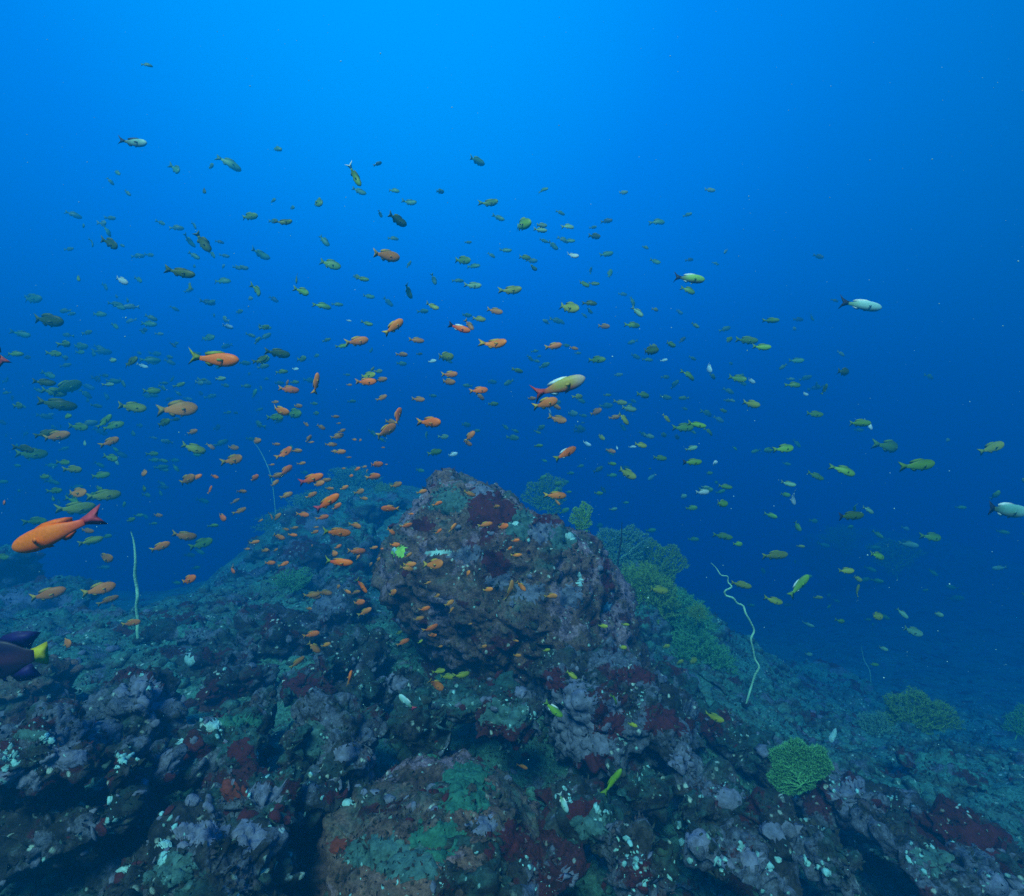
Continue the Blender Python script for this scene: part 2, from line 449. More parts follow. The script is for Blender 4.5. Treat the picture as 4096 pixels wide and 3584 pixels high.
block('under_rock', 1165, 1640, 170, 110, 1.72, 'rugged maroon rock right of the domed slab', 'rock_red', rz=.5, seed=50)
block('teal_rock', 1190, 1680, 120, 90, 1.6, 'teal arched rock beside the domed slab', 'rock_green', rz=.2, ry=.3, seed=51)
block('clump', 1280, 1745, 190, 130, 1.5, 'dark clump covered with white barnacle spots at the bottom edge', 'rock', rz=.2, seed=52)
block('bottom_red', 1080, 1770, 190, 110, 1.38, 'dark maroon rock at the bottom edge beside the barnacle clump', 'rock_red', rz=.4, seed=53)
block('white_dot_rock', 1405, 1670, 130, 80, 1.72, 'lumpy rock topped with bright white tufts below the flat violet-grey slab', 'rock_green', ry=.4, seed=54)
block('ridge', 1500, 1740, 270, 70, 1.5, 'long slanting violet ridge rock at the bottom edge', 'rock_violet', ry=.55, rz=-.3, seed=55)
block('arc_rock', 1570, 1668, 190, 90, 1.85, 'arched dark rock with a pale rim below the round green sea fan', 'rock_red', ry=.35, seed=56)
block('blue_rock', 1705, 1610, 150, 110, 2.2, 'blue-grey rock right of the round green sea fan', 'rock_violet', rz=.3, seed=57)
block('lower_blue', 1660, 1740, 150, 110, 1.65, 'blue-violet rock at the bottom between the slanting ridges', 'rock_violet', ry=.4, seed=58)
block('long_ridge', 1855, 1730, 240, 80, 1.75, 'long teal-topped ridge rock slanting down in the lower right corner', 'rock', ry=.6, rz=-.2, seed=59)
block('maroon_corner', 1960, 1690, 200, 100, 2.0, 'maroon sponge rock above the lower right corner', 'rock_red', ry=.45, seed=60)
block('last_corner', 2020, 1790, 180, 130, 1.7, 'dark violet rock in the lower right corner', 'rock_violet', ry=.4, seed=61)
block('mid_right', 1795, 1640, 170, 90, 2.3, 'brown rock with maroon spots right of the blue-grey rock', 'rock', ry=.3, seed=62)
block('fan_rock', 1620, 1605, 150, 60, 2.55, 'dark rock that carries the round green sea fan', 'rock', ry=.15, seed=63)
block('slope_rock', 1480, 1500, 190, 90, 2.75, 'mottled green rock at the foot of the wriggly whip coral', 'rock_green', ry=.35, seed=64)
block('bottom_mid', 900, 1800, 260, 90, 1.3, 'grey stones with red spots at the bottom edge under the domed slab', 'rock_green', seed=65)
block('bottom_left', 480, 1775, 200, 110, 1.36, 'dark teal hollow rock at the bottom edge left of the domed slab', 'rock_green', rz=.2, seed=66)
# middle distance, left of the boulder
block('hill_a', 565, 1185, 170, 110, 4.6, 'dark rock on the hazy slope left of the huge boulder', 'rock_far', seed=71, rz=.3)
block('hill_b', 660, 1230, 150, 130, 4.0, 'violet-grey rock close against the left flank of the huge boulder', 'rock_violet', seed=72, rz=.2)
block('hill_c', 690, 1120, 130, 150, 5.0, 'tall dark rock standing behind the left flank of the huge boulder', 'rock_far', seed=73)
block('hill_d', 560, 1270, 190, 90, 3.5, 'brown-green rock below the hazy slope left of the huge boulder', 'rock', seed=74, rz=.4)
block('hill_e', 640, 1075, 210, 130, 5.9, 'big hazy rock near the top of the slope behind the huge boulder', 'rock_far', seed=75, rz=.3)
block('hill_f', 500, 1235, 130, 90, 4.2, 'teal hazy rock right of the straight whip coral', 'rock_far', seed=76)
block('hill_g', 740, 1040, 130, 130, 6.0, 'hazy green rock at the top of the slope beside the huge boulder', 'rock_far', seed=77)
block('hill_h', 440, 1330, 150, 70, 3.2, 'dark green rock right below the straight whip coral', 'rock', seed=78)
block('hill_i', 700, 1320, 150, 90, 3.1, 'mottled rock under the left flank of the huge boulder', 'rock', seed=79, rz=.3)
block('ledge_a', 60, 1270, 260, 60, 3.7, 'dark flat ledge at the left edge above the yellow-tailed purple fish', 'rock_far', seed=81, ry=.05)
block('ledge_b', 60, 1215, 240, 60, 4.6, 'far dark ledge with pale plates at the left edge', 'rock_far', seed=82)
block('ledge_c', 270, 1275, 210, 55, 3.7, 'low dark rock at the foot of the straight whip coral', 'rock_far', seed=83)
block('ledge_d', 20, 1390, 170, 110, 2.4, 'dark rock below the yellow-tailed purple fish at the left edge', 'rock_brown', seed=84)
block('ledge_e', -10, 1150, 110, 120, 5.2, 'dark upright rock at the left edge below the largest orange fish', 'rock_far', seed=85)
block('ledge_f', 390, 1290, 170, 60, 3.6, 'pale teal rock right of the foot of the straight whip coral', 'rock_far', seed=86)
# right slope
block('right_a', 1345, 1400, 150, 120, 3.3, 'dark rock at the foot of the green bushes right of the boulder', 'rock_green', seed=91, ry=.4)
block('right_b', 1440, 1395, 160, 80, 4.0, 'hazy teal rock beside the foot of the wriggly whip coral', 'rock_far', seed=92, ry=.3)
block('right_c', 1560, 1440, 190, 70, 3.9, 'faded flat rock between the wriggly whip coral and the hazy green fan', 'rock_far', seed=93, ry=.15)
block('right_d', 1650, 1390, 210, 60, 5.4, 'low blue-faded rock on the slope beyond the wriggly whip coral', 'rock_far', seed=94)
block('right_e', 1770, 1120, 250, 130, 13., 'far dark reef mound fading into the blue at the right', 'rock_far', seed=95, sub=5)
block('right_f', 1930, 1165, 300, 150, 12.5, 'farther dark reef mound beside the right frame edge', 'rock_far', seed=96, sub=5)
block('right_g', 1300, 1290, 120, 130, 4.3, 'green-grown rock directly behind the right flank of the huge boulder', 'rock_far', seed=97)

block('hill_j', 420, 1235, 120, 70, 4.3, 'dark broken rock on the slope between the straight whip coral and the hazy hill', 'rock', seed=101, rz=.5)
block('hill_k', 600, 1130, 120, 90, 5.0, 'dark jagged rock below the hazy hilltop bushes', 'rock', seed=102, rz=.2)
block('hill_l', 480, 1180, 110, 70, 5.2, 'low dark rock on the left foot of the hazy hill', 'rock', seed=103)
block('hill_m', 545, 1100, 100, 80, 5.8, 'ragged rock on the left crest of the hazy hill', 'rock_far', seed=104)
block('hill_n', 340, 1270, 120, 50, 3.7, 'flat broken rock just right of the straight whip coral foot', 'rock', seed=105, rz=.4)
block('right_h', 1600, 1500, 130, 60, 3.4, 'brown-violet rock above the round green sea fan', 'rock', seed=106, ry=.2)
block('right_i', 1900, 1560, 160, 60, 3.0, 'teal flat rock on the lower right slope above the maroon rock', 'rock_far', seed=107, ry=.2)
# ------------------------------------------------------------------ crusts and sponges on the rocks (parts of them)
_bvh = {}
def bvh_of(name):
    if name not in _bvh:
        o, v, f = ROCKS[name]
        _bvh[name] = BVHTree.FromPolygons([tuple(x) for x in v], f.tolist())
    return _bvh[name]
def ray(px, py):
    return Vector(((px - 1024) / F, 1, -(py - 896) / F)).normalized()
def crust(rock, px, py, rx, ry, mat, part, lift=.005, seed=0):
    o, v, f = ROCKS[rock]
    hit = bvh_of(rock).ray_cast(Vector((0, 0, 0)), ray(px, py))
    if hit[0] is None:
        print('crust misses', rock, px, py); return
    h = np.array(hit[0]); d = h[1]
    rr = math.sqrt(rx * ry) / F * d
    fc = v[f].mean(1)
    pr = np.c_[fc[:, 0] / fc[:, 1] * F + 1024, -fc[:, 2] / fc[:, 1] * F + 896]
    q = np.hypot((pr[:, 0] - px) / rx, (pr[:, 1] - py) / ry) + .75 * fbm(fc * (1.3 / rr) + seed * 3.7, 5, .62) + .45 * pnoise(fc * 45 + seed) + .3 * pnoise(fc * 95 + seed)
    keep = (q < 1) & (np.linalg.norm(fc - h, axis=1) < rr * 3.2)
    lab = np.arange(len(v)); fk = f[keep]
    for _ in range(400):
        mn = lab[fk].min(1); old = lab.copy()
        for j in range(3):
            np.minimum.at(lab, fk[:, j], mn)
        lab = lab[lab]
        if (lab == old).all():
            break
    if len(fk):
        u_, c_ = np.unique(lab[fk[:, 0]], return_counts=True)
        keep[np.flatnonzero(keep)[lab[fk[:, 0]] != u_[c_.argmax()]]] = False
    if keep.sum() < 4:
        print('crust too small', rock, px, py); return
    fs = f[keep]; ids, inv = np.unique(fs, return_inverse=True)
    nrm = normals(v, f)[ids]
    vv = v[ids]
    cnt = np.bincount(inv.ravel(), minlength=len(ids))
    edge = cnt < 5
    th = np.where(edge, .0008, lift * (.55 + .6 * np.abs(fbm(vv * 30 + seed, 3)) * 2))
    vv = vv + nrm * th[:, None]
    obj(part, mesh_of(part, vv - np.array(o.location), inv.reshape(-1, 3), M[mat]), o)
def barnacles(rock, px, py, r, n, size, mat='barnacle', seed=0, part='barnacles'):
    o, v, f = ROCKS[rock]; rs = np.random.default_rng(seed + 100)
    u, uf = ico(2); V, Fc, k, first = [], [], 0, None
    for _ in range(n):
        a, q = rs.uniform(0, 2 * math.pi), abs(rs.normal()) * .6
        hit = bvh_of(rock).ray_cast(Vector((0, 0, 0)), ray(px + math.cos(a) * q * r, py + math.sin(a) * q * r))
        if hit[0] is None:
            continue
        if first is None:
            first = hit[0]
        if (hit[0] - first).length > 2.2 * r / F * hit[0].y:
            continue
        s = size / F * hit[0].y * .50 * (.3 + rs.random() ** 3 * 1.6)
        m = np.array(hit[1].to_track_quat('Z', 'Y').to_matrix())
        b = u * (1, rs.uniform(.3, .9), .4) * s * (1 + 1.1 * pnoise(u * 1.9 + rs.uniform(0, 50)))[:, None]
        ra = rs.uniform(0, 6.3); c_, s_ = math.cos(ra), math.sin(ra)
        b = b @ np.array(((c_, s_, 0), (-s_, c_, 0), (0, 0, 1)))
        V.append(b @ m.T + np.array(hit[0])); Fc.append(uf + k); k += len(u)
    if not V:
        return
    lo = np.array([q.min(0) for q in V]); hi = np.array([q.max(0) for q in V]); sz = (hi - lo).max(1)
    gap = np.linalg.norm(np.maximum(0, np.maximum(lo[:, None] - hi[None], lo[None] - hi[:, None])), axis=2)
    near = gap <= np.maximum(.019, .48 * np.maximum(sz[:, None], sz[None]))
    lab = np.arange(len(V))
    for _ in range(len(V)):
        lab = np.where(near, lab[None], 10 ** 6).min(1)
    for q in np.unique(lab):
        ids = np.flatnonzero(lab == q)
        if len(ids) == 1 and rs.random() < .4 and len(V) > 4:
            continue
        obj(part, mesh_of(part, np.concatenate([V[i] for i in ids]) - np.array(o.location), np.concatenate([uf + len(u) * k for k in range(len(ids))]), M[mat]), o)

for i, a in enumerate([
    ('boulder', 980, 1020, 46, 34, 'sponge', 'sponge_patch'), ('boulder', 1015, 1030, 16, 22, 'sponge', 'sponge_patch'),
    ('boulder', 1095, 1040, 26, 10, 'sponge', 'sponge_patch'), ('boulder', 990, 1130, 26, 30, 'sponge', 'sponge_patch'),
    ('boulder', 1212, 1150, 9, 44, 'sponge', 'sponge_patch'), 
     ('boulder', 845, 1050, 22, 12, 'sponge', 'sponge_patch'),
    ('boulder', 1000, 1160, 24, 18, 'violet_crust', 'violet_patch'), ('boulder', 1055, 1185, 34, 22, 'violet_crust', 'violet_patch'),
    ('boulder', 960, 985, 26, 14, 'violet_crust', 'violet_patch'), ('boulder', 1140, 1190, 20, 22, 'violet_crust', 'violet_patch'),
    ('boulder', 1085, 1060, 34, 22, 'violet_crust', 'violet_patch'), ('boulder', 935, 1110, 30, 16, 'violet_crust', 'violet_patch'),
    ('boulder', 900, 1000, 38, 26, 'teal_crust', 'turf_patch'), ('boulder', 1040, 1045, 30, 30, 'teal_crust', 'turf_patch'),
    ('boulder', 1120, 1075, 30, 22, 'teal_crust', 'turf_patch'), ('boulder', 800, 1105, 14, 12, 'fan_lime', 'yellow_sponge'),
    ('boulder', 1140, 1075, 14, 12, 'white_crust', 'white_crust'), ('boulder', 1160, 1162, 8, 20, 'white_crust', 'white_crust'),
    ('boulder', 1215, 1215, 12, 10, 'white_crust', 'white_crust'), ('boulder', 1030, 1045, 9, 9, 'white_crust', 'white_crust'),
    ('boulder', 790, 1100, 7, 8, 'white_crust', 'white_crust'), ('boulder', 880, 1105, 34, 6, 'white_crust', 'white_crust'),
    ('shelf', 1160, 1450, 60, 80, 'violet_crust', 'violet_patch'), ('shelf', 1215, 1440, 34, 34, 'sponge', 'sponge_patch'),
    ('shelf', 1190, 1530, 40, 26, 'sponge', 'sponge_patch'), ('shelf', 1335, 1440, 40, 30, 'sponge', 'sponge_patch'),
    ('shelf', 1200, 1450, 10, 12, 'red_sponge', 'red_sponge'), ('shelf', 1110, 1360, 22, 24, 'sponge', 'sponge_patch'),
    ('shelf', 1270, 1350, 50, 16, 'sponge', 'sponge_patch'), ('shelf', 1225, 1420, 20, 24, 'violet_crust', 'violet_patch'),
    ('wedge', 1040, 1490, 40, 26, 'sponge', 'sponge_patch'), ('wedge', 990, 1500, 30, 16, 'sponge', 'sponge_patch'),
    ('wedge', 1010, 1430, 46, 26, 'teal_crust', 'turf_patch'),
    ('slab', 935, 1548, 46, 22, 'green_crust', 'turf_patch'), ('slab', 930, 1590, 50, 40, 'green_crust', 'turf_patch'),
    ('slab', 880, 1680, 50, 34, 'green_crust', 'turf_patch'), ('slab', 760, 1700, 70, 34, 'teal_crust', 'turf_patch'),
    ('slab', 965, 1650, 28, 18, 'violet_crust', 'violet_patch'), ('slab', 685, 1605, 30, 10, 'white_crust', 'pale_patch'),
    ('slab', 1020, 1690, 46, 40, 'sponge', 'sponge_patch'), ('slab', 680, 1690, 26, 14, 'red_sponge', 'red_sponge'),
    ('slab', 820, 1730, 60, 30, 'teal_crust', 'turf_patch'),
    ('violet_block', 640, 1440, 36, 24, 'violet_crust', 'violet_patch'), ('violet_block', 620, 1480, 26, 36, 'teal_crust', 'turf_patch'),
    ('violet_block', 700, 1510, 46, 22, 'violet_crust', 'violet_patch'),
    ('green_block', 850, 1460, 34, 20, 'teal_crust', 'turf_patch'), ('green_block', 860, 1520, 34, 12, 'green_crust', 'turf_patch'),
    ('green_block', 790, 1520, 12, 16, 'red_sponge', 'red_sponge'),
    ('long_dark', 700, 1570, 34, 14, 'violet_crust', 'violet_patch'), ('long_dark', 690, 1595, 40, 14, 'sponge', 'sponge_patch'),
    ('patch_boulder', 424, 1450, 20, 16, 'white_crust', 'white_patch'), ('patch_boulder', 478, 1502, 26, 24, 'sponge', 'sponge_patch'),
    ('patch_boulder', 480, 1440, 50, 12, 'green_crust', 'turf_patch'), ('patch_boulder', 366, 1492, 12, 18, 'white_crust', 'white_patch'),
    ('patch_boulder', 390, 1500, 24, 24, 'sponge', 'sponge_patch'),
    ('dome', 275, 1375, 54, 22, 'violet_crust', 'violet_patch'), ('dome', 300, 1400, 40, 30, 'violet_crust', 'violet_patch'),
     ('left_ledge', 60, 1470, 40, 10, 'teal_crust', 'turf_patch'),
    ('left_ledge', 40, 1560, 50, 16, 'violet_crust', 'violet_patch'), ('left_ledge', 130, 1520, 40, 20, 'violet_crust', 'violet_patch'),
    ('violet_plate_rock', 325, 1530, 34, 34, 'violet_crust', 'violet_patch'),
    ('corner_ledge', 400, 1665, 60, 24, 'violet_crust', 'violet_patch'), ('corner_ledge', 330, 1690, 16, 10, 'white_crust', 'white_patch'),
    ('corner_ledge', 250, 1740, 34, 9, 'white_crust', 'pale_rim'), ('corner_ledge', 180, 1800, 26, 9, 'white_crust', 'pale_rim'),
    ('corner_ledge', 500, 1670, 30, 30, 'violet_crust', 'violet_patch'), ('corner_ledge', 350, 1740, 60, 30, 'teal_crust', 'turf_patch'),
    ('orange_rock', 460, 1580, 34, 20, 'red_sponge', 'red_sponge'), ('orange_rock', 480, 1630, 40, 14, 'sponge', 'sponge_patch'),
    ('orange_rock', 535, 1590, 34, 22, 'violet_crust', 'violet_patch'), ('orange_rock', 440, 1640, 30, 20, 'violet_crust', 'violet_patch'),
    ('orange_rock', 560, 1630, 26, 20, 'sponge', 'sponge_patch'),
     ('teal_lump', 200, 1650, 30, 12, 'teal_crust', 'turf_patch'),
    ('violet_step', 785, 1365, 28, 18, 'violet_crust', 'violet_patch'), ('pale_step', 905, 1400, 50, 12, 'teal_crust', 'turf_patch'),
    ('red_step', 620, 1370, 50, 24, 'sponge', 'sponge_patch'), ('violet_knob', 1365, 1525, 26, 24, 'violet_crust', 'violet_patch'),
    ('teal_rock', 1185, 1650, 40, 30, 'teal_crust', 'turf_patch'), ('ridge', 1480, 1720, 60, 20, 'violet_crust', 'violet_patch'),
    ('ridge', 1400, 1680, 30, 20, 'violet_crust', 'violet_patch'), ('under_rock', 1170, 1620, 40, 22, 'sponge', 'sponge_patch'),
    ('bottom_red', 1070, 1750, 60, 26, 'sponge', 'sponge_patch'), ('bottom_red', 1130, 1760, 26, 22, 'violet_crust', 'violet_patch'),
    ('arc_rock', 1560, 1660, 60, 16, 'violet_crust', 'violet_patch'), ('blue_rock', 1700, 1590, 40, 34, 'violet_crust', 'violet_patch'),
    ('lower_blue', 1650, 1720, 40, 26, 'violet_crust', 'violet_patch'), ('long_ridge', 1870, 1720, 50, 22, 'teal_crust', 'turf_patch'),
     ('maroon_corner', 1960, 1670, 70, 30, 'sponge', 'sponge_patch'),
    ('right_slab', 1440, 1600, 50, 20, 'violet_crust', 'violet_patch'), ('mid_right', 1770, 1620, 30, 16, 'sponge', 'sponge_patch'),
    ('last_corner', 2010, 1770, 50, 26, 'violet_crust', 'violet_patch'), ('bottom_mid', 780, 1770, 16, 16, 'red_sponge', 'red_sponge'),
    ('hill_b', 660, 1205, 30, 14, 'violet_crust', 'violet_patch'), ('hill_h', 380, 1320, 12, 14, 'white_crust', 'white_patch'),
    ('ledge_b', 70, 1200, 90, 14, 'violet_crust', 'pale_plate'), ('ledge_a', 110, 1245, 90, 12, 'teal_crust', 'pale_plate'),
    ('hill_e', 635, 1045, 26, 26, 'violet_crust', 'blue_patch'),
]):
    if a[5] == 'white_crust':
        a = a[:3] + (a[3] * .8, a[4] * .8) + a[5:]
    crust(*a, seed=i, lift=.012 if a[5] == 'white_crust' else .005)
for i, a in enumerate([
    ('boulder', 1060, 1060, 40, 26, 5), ('boulder', 1130, 1130, 60, 26, 4), ('boulder', 960, 1140, 90, 30, 4), ('boulder', 850, 1000, 40, 14, 4),
    ('boulder', 1190, 1200, 50, 22, 4), ('boulder', 1000, 1230, 110, 26, 3.5), ('boulder', 1010, 1080, 70, 22, 4),
    ('shelf', 1100, 1310, 30, 14, 5), ('shelf', 1140, 1420, 60, 22, 5), ('shelf', 1280, 1400, 70, 26, 5), ('shelf', 1240, 1480, 70, 20, 5),
    ('wedge', 1015, 1425, 46, 40, 5), ('wedge', 1060, 1430, 20, 14, 6), ('slab', 880, 1640, 160, 40, 4), ('slab', 700, 1720, 60, 24, 6),
    ('slab', 800, 1760, 120, 30, 5), ('green_block', 850, 1460, 50, 24, 5), ('violet_block', 640, 1470, 60, 40, 5), ('pale_step', 900, 1400, 60, 22, 6),
    ('patch_boulder', 440, 1460, 50, 26, 7), ('patch_boulder', 372, 1500, 26, 14, 8), ('speckled', 245, 1520, 34, 40, 10), ('left_ledge', 90, 1480, 80, 40, 9),
    ('left_ledge', 14, 1515, 46, 60, 10), ('dome', 280, 1370, 60, 26, 7), ('corner_ledge', 330, 1720, 130, 60, 9), ('teal_lump', 230, 1640, 50, 20, 10),
    ('clump', 1270, 1720, 70, 70, 9), ('clump', 1290, 1760, 60, 40, 8), ('white_dot_rock', 1400, 1655, 46, 30, 13), ('white_dot_rock', 1360, 1650, 40, 16, 11),
    ('spotted_rock', 1280, 1560, 50, 22, 7), ('under_rock', 1140, 1600, 50, 26, 7), ('ridge', 1540, 1740, 90, 30, 10), ('ridge', 1440, 1720, 60, 20, 12),
    ('teal_rock', 1200, 1640, 40, 22, 8), ('bottom_red', 1070, 1740, 60, 24, 8), ('arc_rock', 1580, 1640, 80, 22, 8), ('blue_rock', 1680, 1570, 60, 34, 7),
    ('mid_right', 1780, 1610, 70, 34, 8), ('lower_blue', 1640, 1740, 70, 26, 10), ('long_ridge', 1840, 1710, 100, 34, 9), ('last_corner', 1990, 1760, 60, 20, 9),
    ('slope_rock', 1470, 1480, 70, 26, 5), ('right_slab', 1440, 1600, 70, 26, 6), ('orange_rock', 500, 1590, 80, 26, 6), ('hill_b', 660, 1210, 60, 14, 4),
    ('hill_i', 700, 1310, 60, 20, 5), ('hill_d', 560, 1260, 80, 18, 4), ('left_step', 440, 1350, 60, 16, 5), ('cube_rock', 715, 1380, 50, 16, 6), ('gap_rock', 500, 1430, 30, 12, 7),
    ('long_dark', 640, 1570, 60, 18, 7), ('bottom_mid', 880, 1770, 110, 34, 7), ('bottom_left', 480, 1750, 80, 26, 8), ('maroon_corner', 1930, 1670, 60, 16, 8),
]):
    barnacles(*a, seed=i)

# ------------------------------------------------------------------ turf and rubble nobody could count
def sample_surface(n, rs, srcs, zmin=.15, dmax=6.5):
    out_p, out_n = [], []
    area = []
    for v, f in srcs:
        a = v[f[:, 0]]; b = v[f[:, 1]]; c = v[f[:, 2]]
        cr = np.cross(b - a, c - a); L = np.linalg.norm(cr, axis=1)
        ct = (a + b + c) / 3
        px = ct[:, 0] / np.maximum(ct[:, 1], .05); pz = ct[:, 2] / np.maximum(ct[:, 1], .05)
        w = L * (ct[:, 1] > .9) * (ct[:, 1] < dmax) * (np.abs(px) < 1.15) * (pz > -1.02) * (cr[:, 2] / (L + 1e-12) > zmin) / np.maximum(ct[:, 1], .9) ** 1.7
        area.append((w, a, b, c, cr / (L + 1e-12)[:, None]))
    tot = sum(x[0].sum() for x in area)
    for w, a, b, c, nn in area:
        k = int(round(n * w.sum() / tot))
        if k == 0:
            continue
        i = rs.choice(len(w), k, p=w / w.sum()); r1 = np.sqrt(rs.random(k)); r2 = rs.random(k)
        out_p.append(a[i] * (1 - r1)[:, None] + b[i] * (r1 * (1 - r2))[:, None] + c[i] * (r1 * r2)[:, None]); out_n.append(nn[i])
    return np.concatenate(out_p), np.concatenate(out_n)
def tri(v, f):
    return (v, f) if f.shape[1] == 3 else (v, np.concatenate([f[:, :3], f[:, [0, 2, 3]]]))
SRC = [tri(v, f) for v, f in OCC]
rs = np.random.default_rng(77)
def turf(name, n, mat, hmin, hmax, zmin):
    p, nn = sample_surface(n, rs, SRC, zmin)
    patch = fbm(p * 3.3 + hmax * 900, 4) > -.12
    p, nn = p[patch], nn[patch]; k = len(p)
    d = nn + rs.normal(size=(k, 3)) * .55; d /= np.linalg.norm(d, axis=1)[:, None]
    s = np.cross(d, rs.normal(size=(k, 3))); s /= np.linalg.norm(s, axis=1)[:, None]
    h = rs.uniform(hmin, hmax, k)[:, None] * (.6 + .25 * p[:, 1:2]); w = h * rs.uniform(.12, .3, k)[:, None]
    p = p - nn * .003
    mid = p + d * h * .55 + rs.normal(size=(k, 3)) * h * .12
    v = np.stack([p - s * w * .6, p + s * w * .6, mid + s * w, mid - s * w, p + d * h + rs.normal(size=(k, 3)) * h * .2], 1).reshape(-1, 3)
    b = np.arange(k)[:, None] * 5
    f = np.concatenate([b + np.array((0, 1, 2)), b + np.array((0, 2, 3)), b + np.array((3, 2, 4))])
    setting(obj(name, mesh_of(name, v, f, M[mat])), 'stuff')
M['turf_dark'] = reef_mat('dark_turf', spots=0, base=(.035, .04, .03), base2=(.075, .07, .055), turf=(.045, .12, .09), violet=(.11, .09, .12), grain=.6)
M['turf_pale'] = crust_mat('pale_turf', (.13, .24, .21), .6, 25)
M['pale_growth'] = crust_mat('pale_growth', (.22, .44, .42), .8, 60)
turf('algae_turf', 52000, 'turf_dark', .008, .024, -.05)
turf('pale_turf', 9000, 'turf_pale', .006, .016, .3)
p, nn = sample_surface(2600, rs, SRC[:1], .1, 6.)
u, uf = ico(1); V, Fc = [], []
for i in range(len(p)):
    s = rs.uniform(.012, .045) * (.5 + .25 * p[i, 1])
    V.append(u * (s * rs.uniform(.7, 1.3), s * rs.uniform(.7, 1.3), s * rs.uniform(.5, 1)) * (1 + .5 * rs.uniform(-.5, .5, (len(u), 1))) + p[i]); Fc.append(uf + len(u) * i)
setting(obj('rubble', mesh_of('rubble', np.concatenate(V), np.concatenate(Fc), M['ground'])), 'stuff')

def growth(name, n, mat, smin, smax, zmin, squash):
    p, nn = sample_surface(n, rs, SRC, zmin, 4.5)
    u, uf = ico(2); V, Fc, k = [], [], 0
    clump = fbm(p * 2.6 + smax * 700, 3)
    for i in np.flatnonzero(clump > .08):
        s = rs.uniform(smin, smax) * (.5 + .3 * p[i, 1]) * (.6 + clump[i])
        q = u * np.array((rs.uniform(.7, 1.3), rs.uniform(.7, 1.3), squash * rs.uniform(.6, 1.4))) * s
        q = q * (1 + .9 * pnoise(u * 1.8 + rs.uniform(0, 90)))[:, None]
        R3 = np.array(Vector(nn[i] + rs.normal(size=3) * .3).to_track_quat('Z', 'Y').to_matrix())
        V.append(q @ R3.T + p[i]); Fc.append(uf + k); k += len(u)
    setting(obj(name, mesh_of(name, np.concatenate(V), np.concatenate(Fc), M[mat])), 'stuff')
growth('maroon_sponge_growth', 1000, 'sponge', .008, .022, -.2, .42)
growth('violet_crust_growth', 2200, 'violet_crust', .007, .022, .0, .4)
growth('brown_reef_growth', 3600, 'turf_dark', .006, .020, -.1, .5)
growth('pale_reef_growth', 1300, 'pale_growth', .004, .010, .2, .7)

# ------------------------------------------------------------------ gorgonian fans and whip corals
def tubes(A, B, ra, rb, n=4):
    A, B = np.asarray(A), np.asarray(B); k = len(A)
    t = B - A; t /= (np.linalg.norm(t, axis=1)[:, None] + 1e-9)
    x = np.cross(t, np.array((.31, .77, .55))); x /= (np.linalg.norm(x, axis=1)[:, None] + 1e-9); y = np.cross(t, x)
    an = np.arange(n) * 2 * math.pi / n
    ring = (x[:, None] * np.cos(an)[None, :, None] + y[:, None] * np.sin(an)[None, :, None])
    ra = np.broadcast_to(np.asarray(ra, float), (k,)); rb = np.broadcast_to(np.asarray(rb, float), (k,))
    v = np.concatenate([A[:, None] + ring * ra[:, None, None], B[:, None] + ring * rb[:, None, None]], 1).reshape(-1, 3)
    b = np.arange(k)[:, None] * 2 * n; f = []
    for i in range(n):
        j = (i + 1) % n
        f.append(b + np.array((i, j, n + j, n + i)))
    return v, np.concatenate(f)
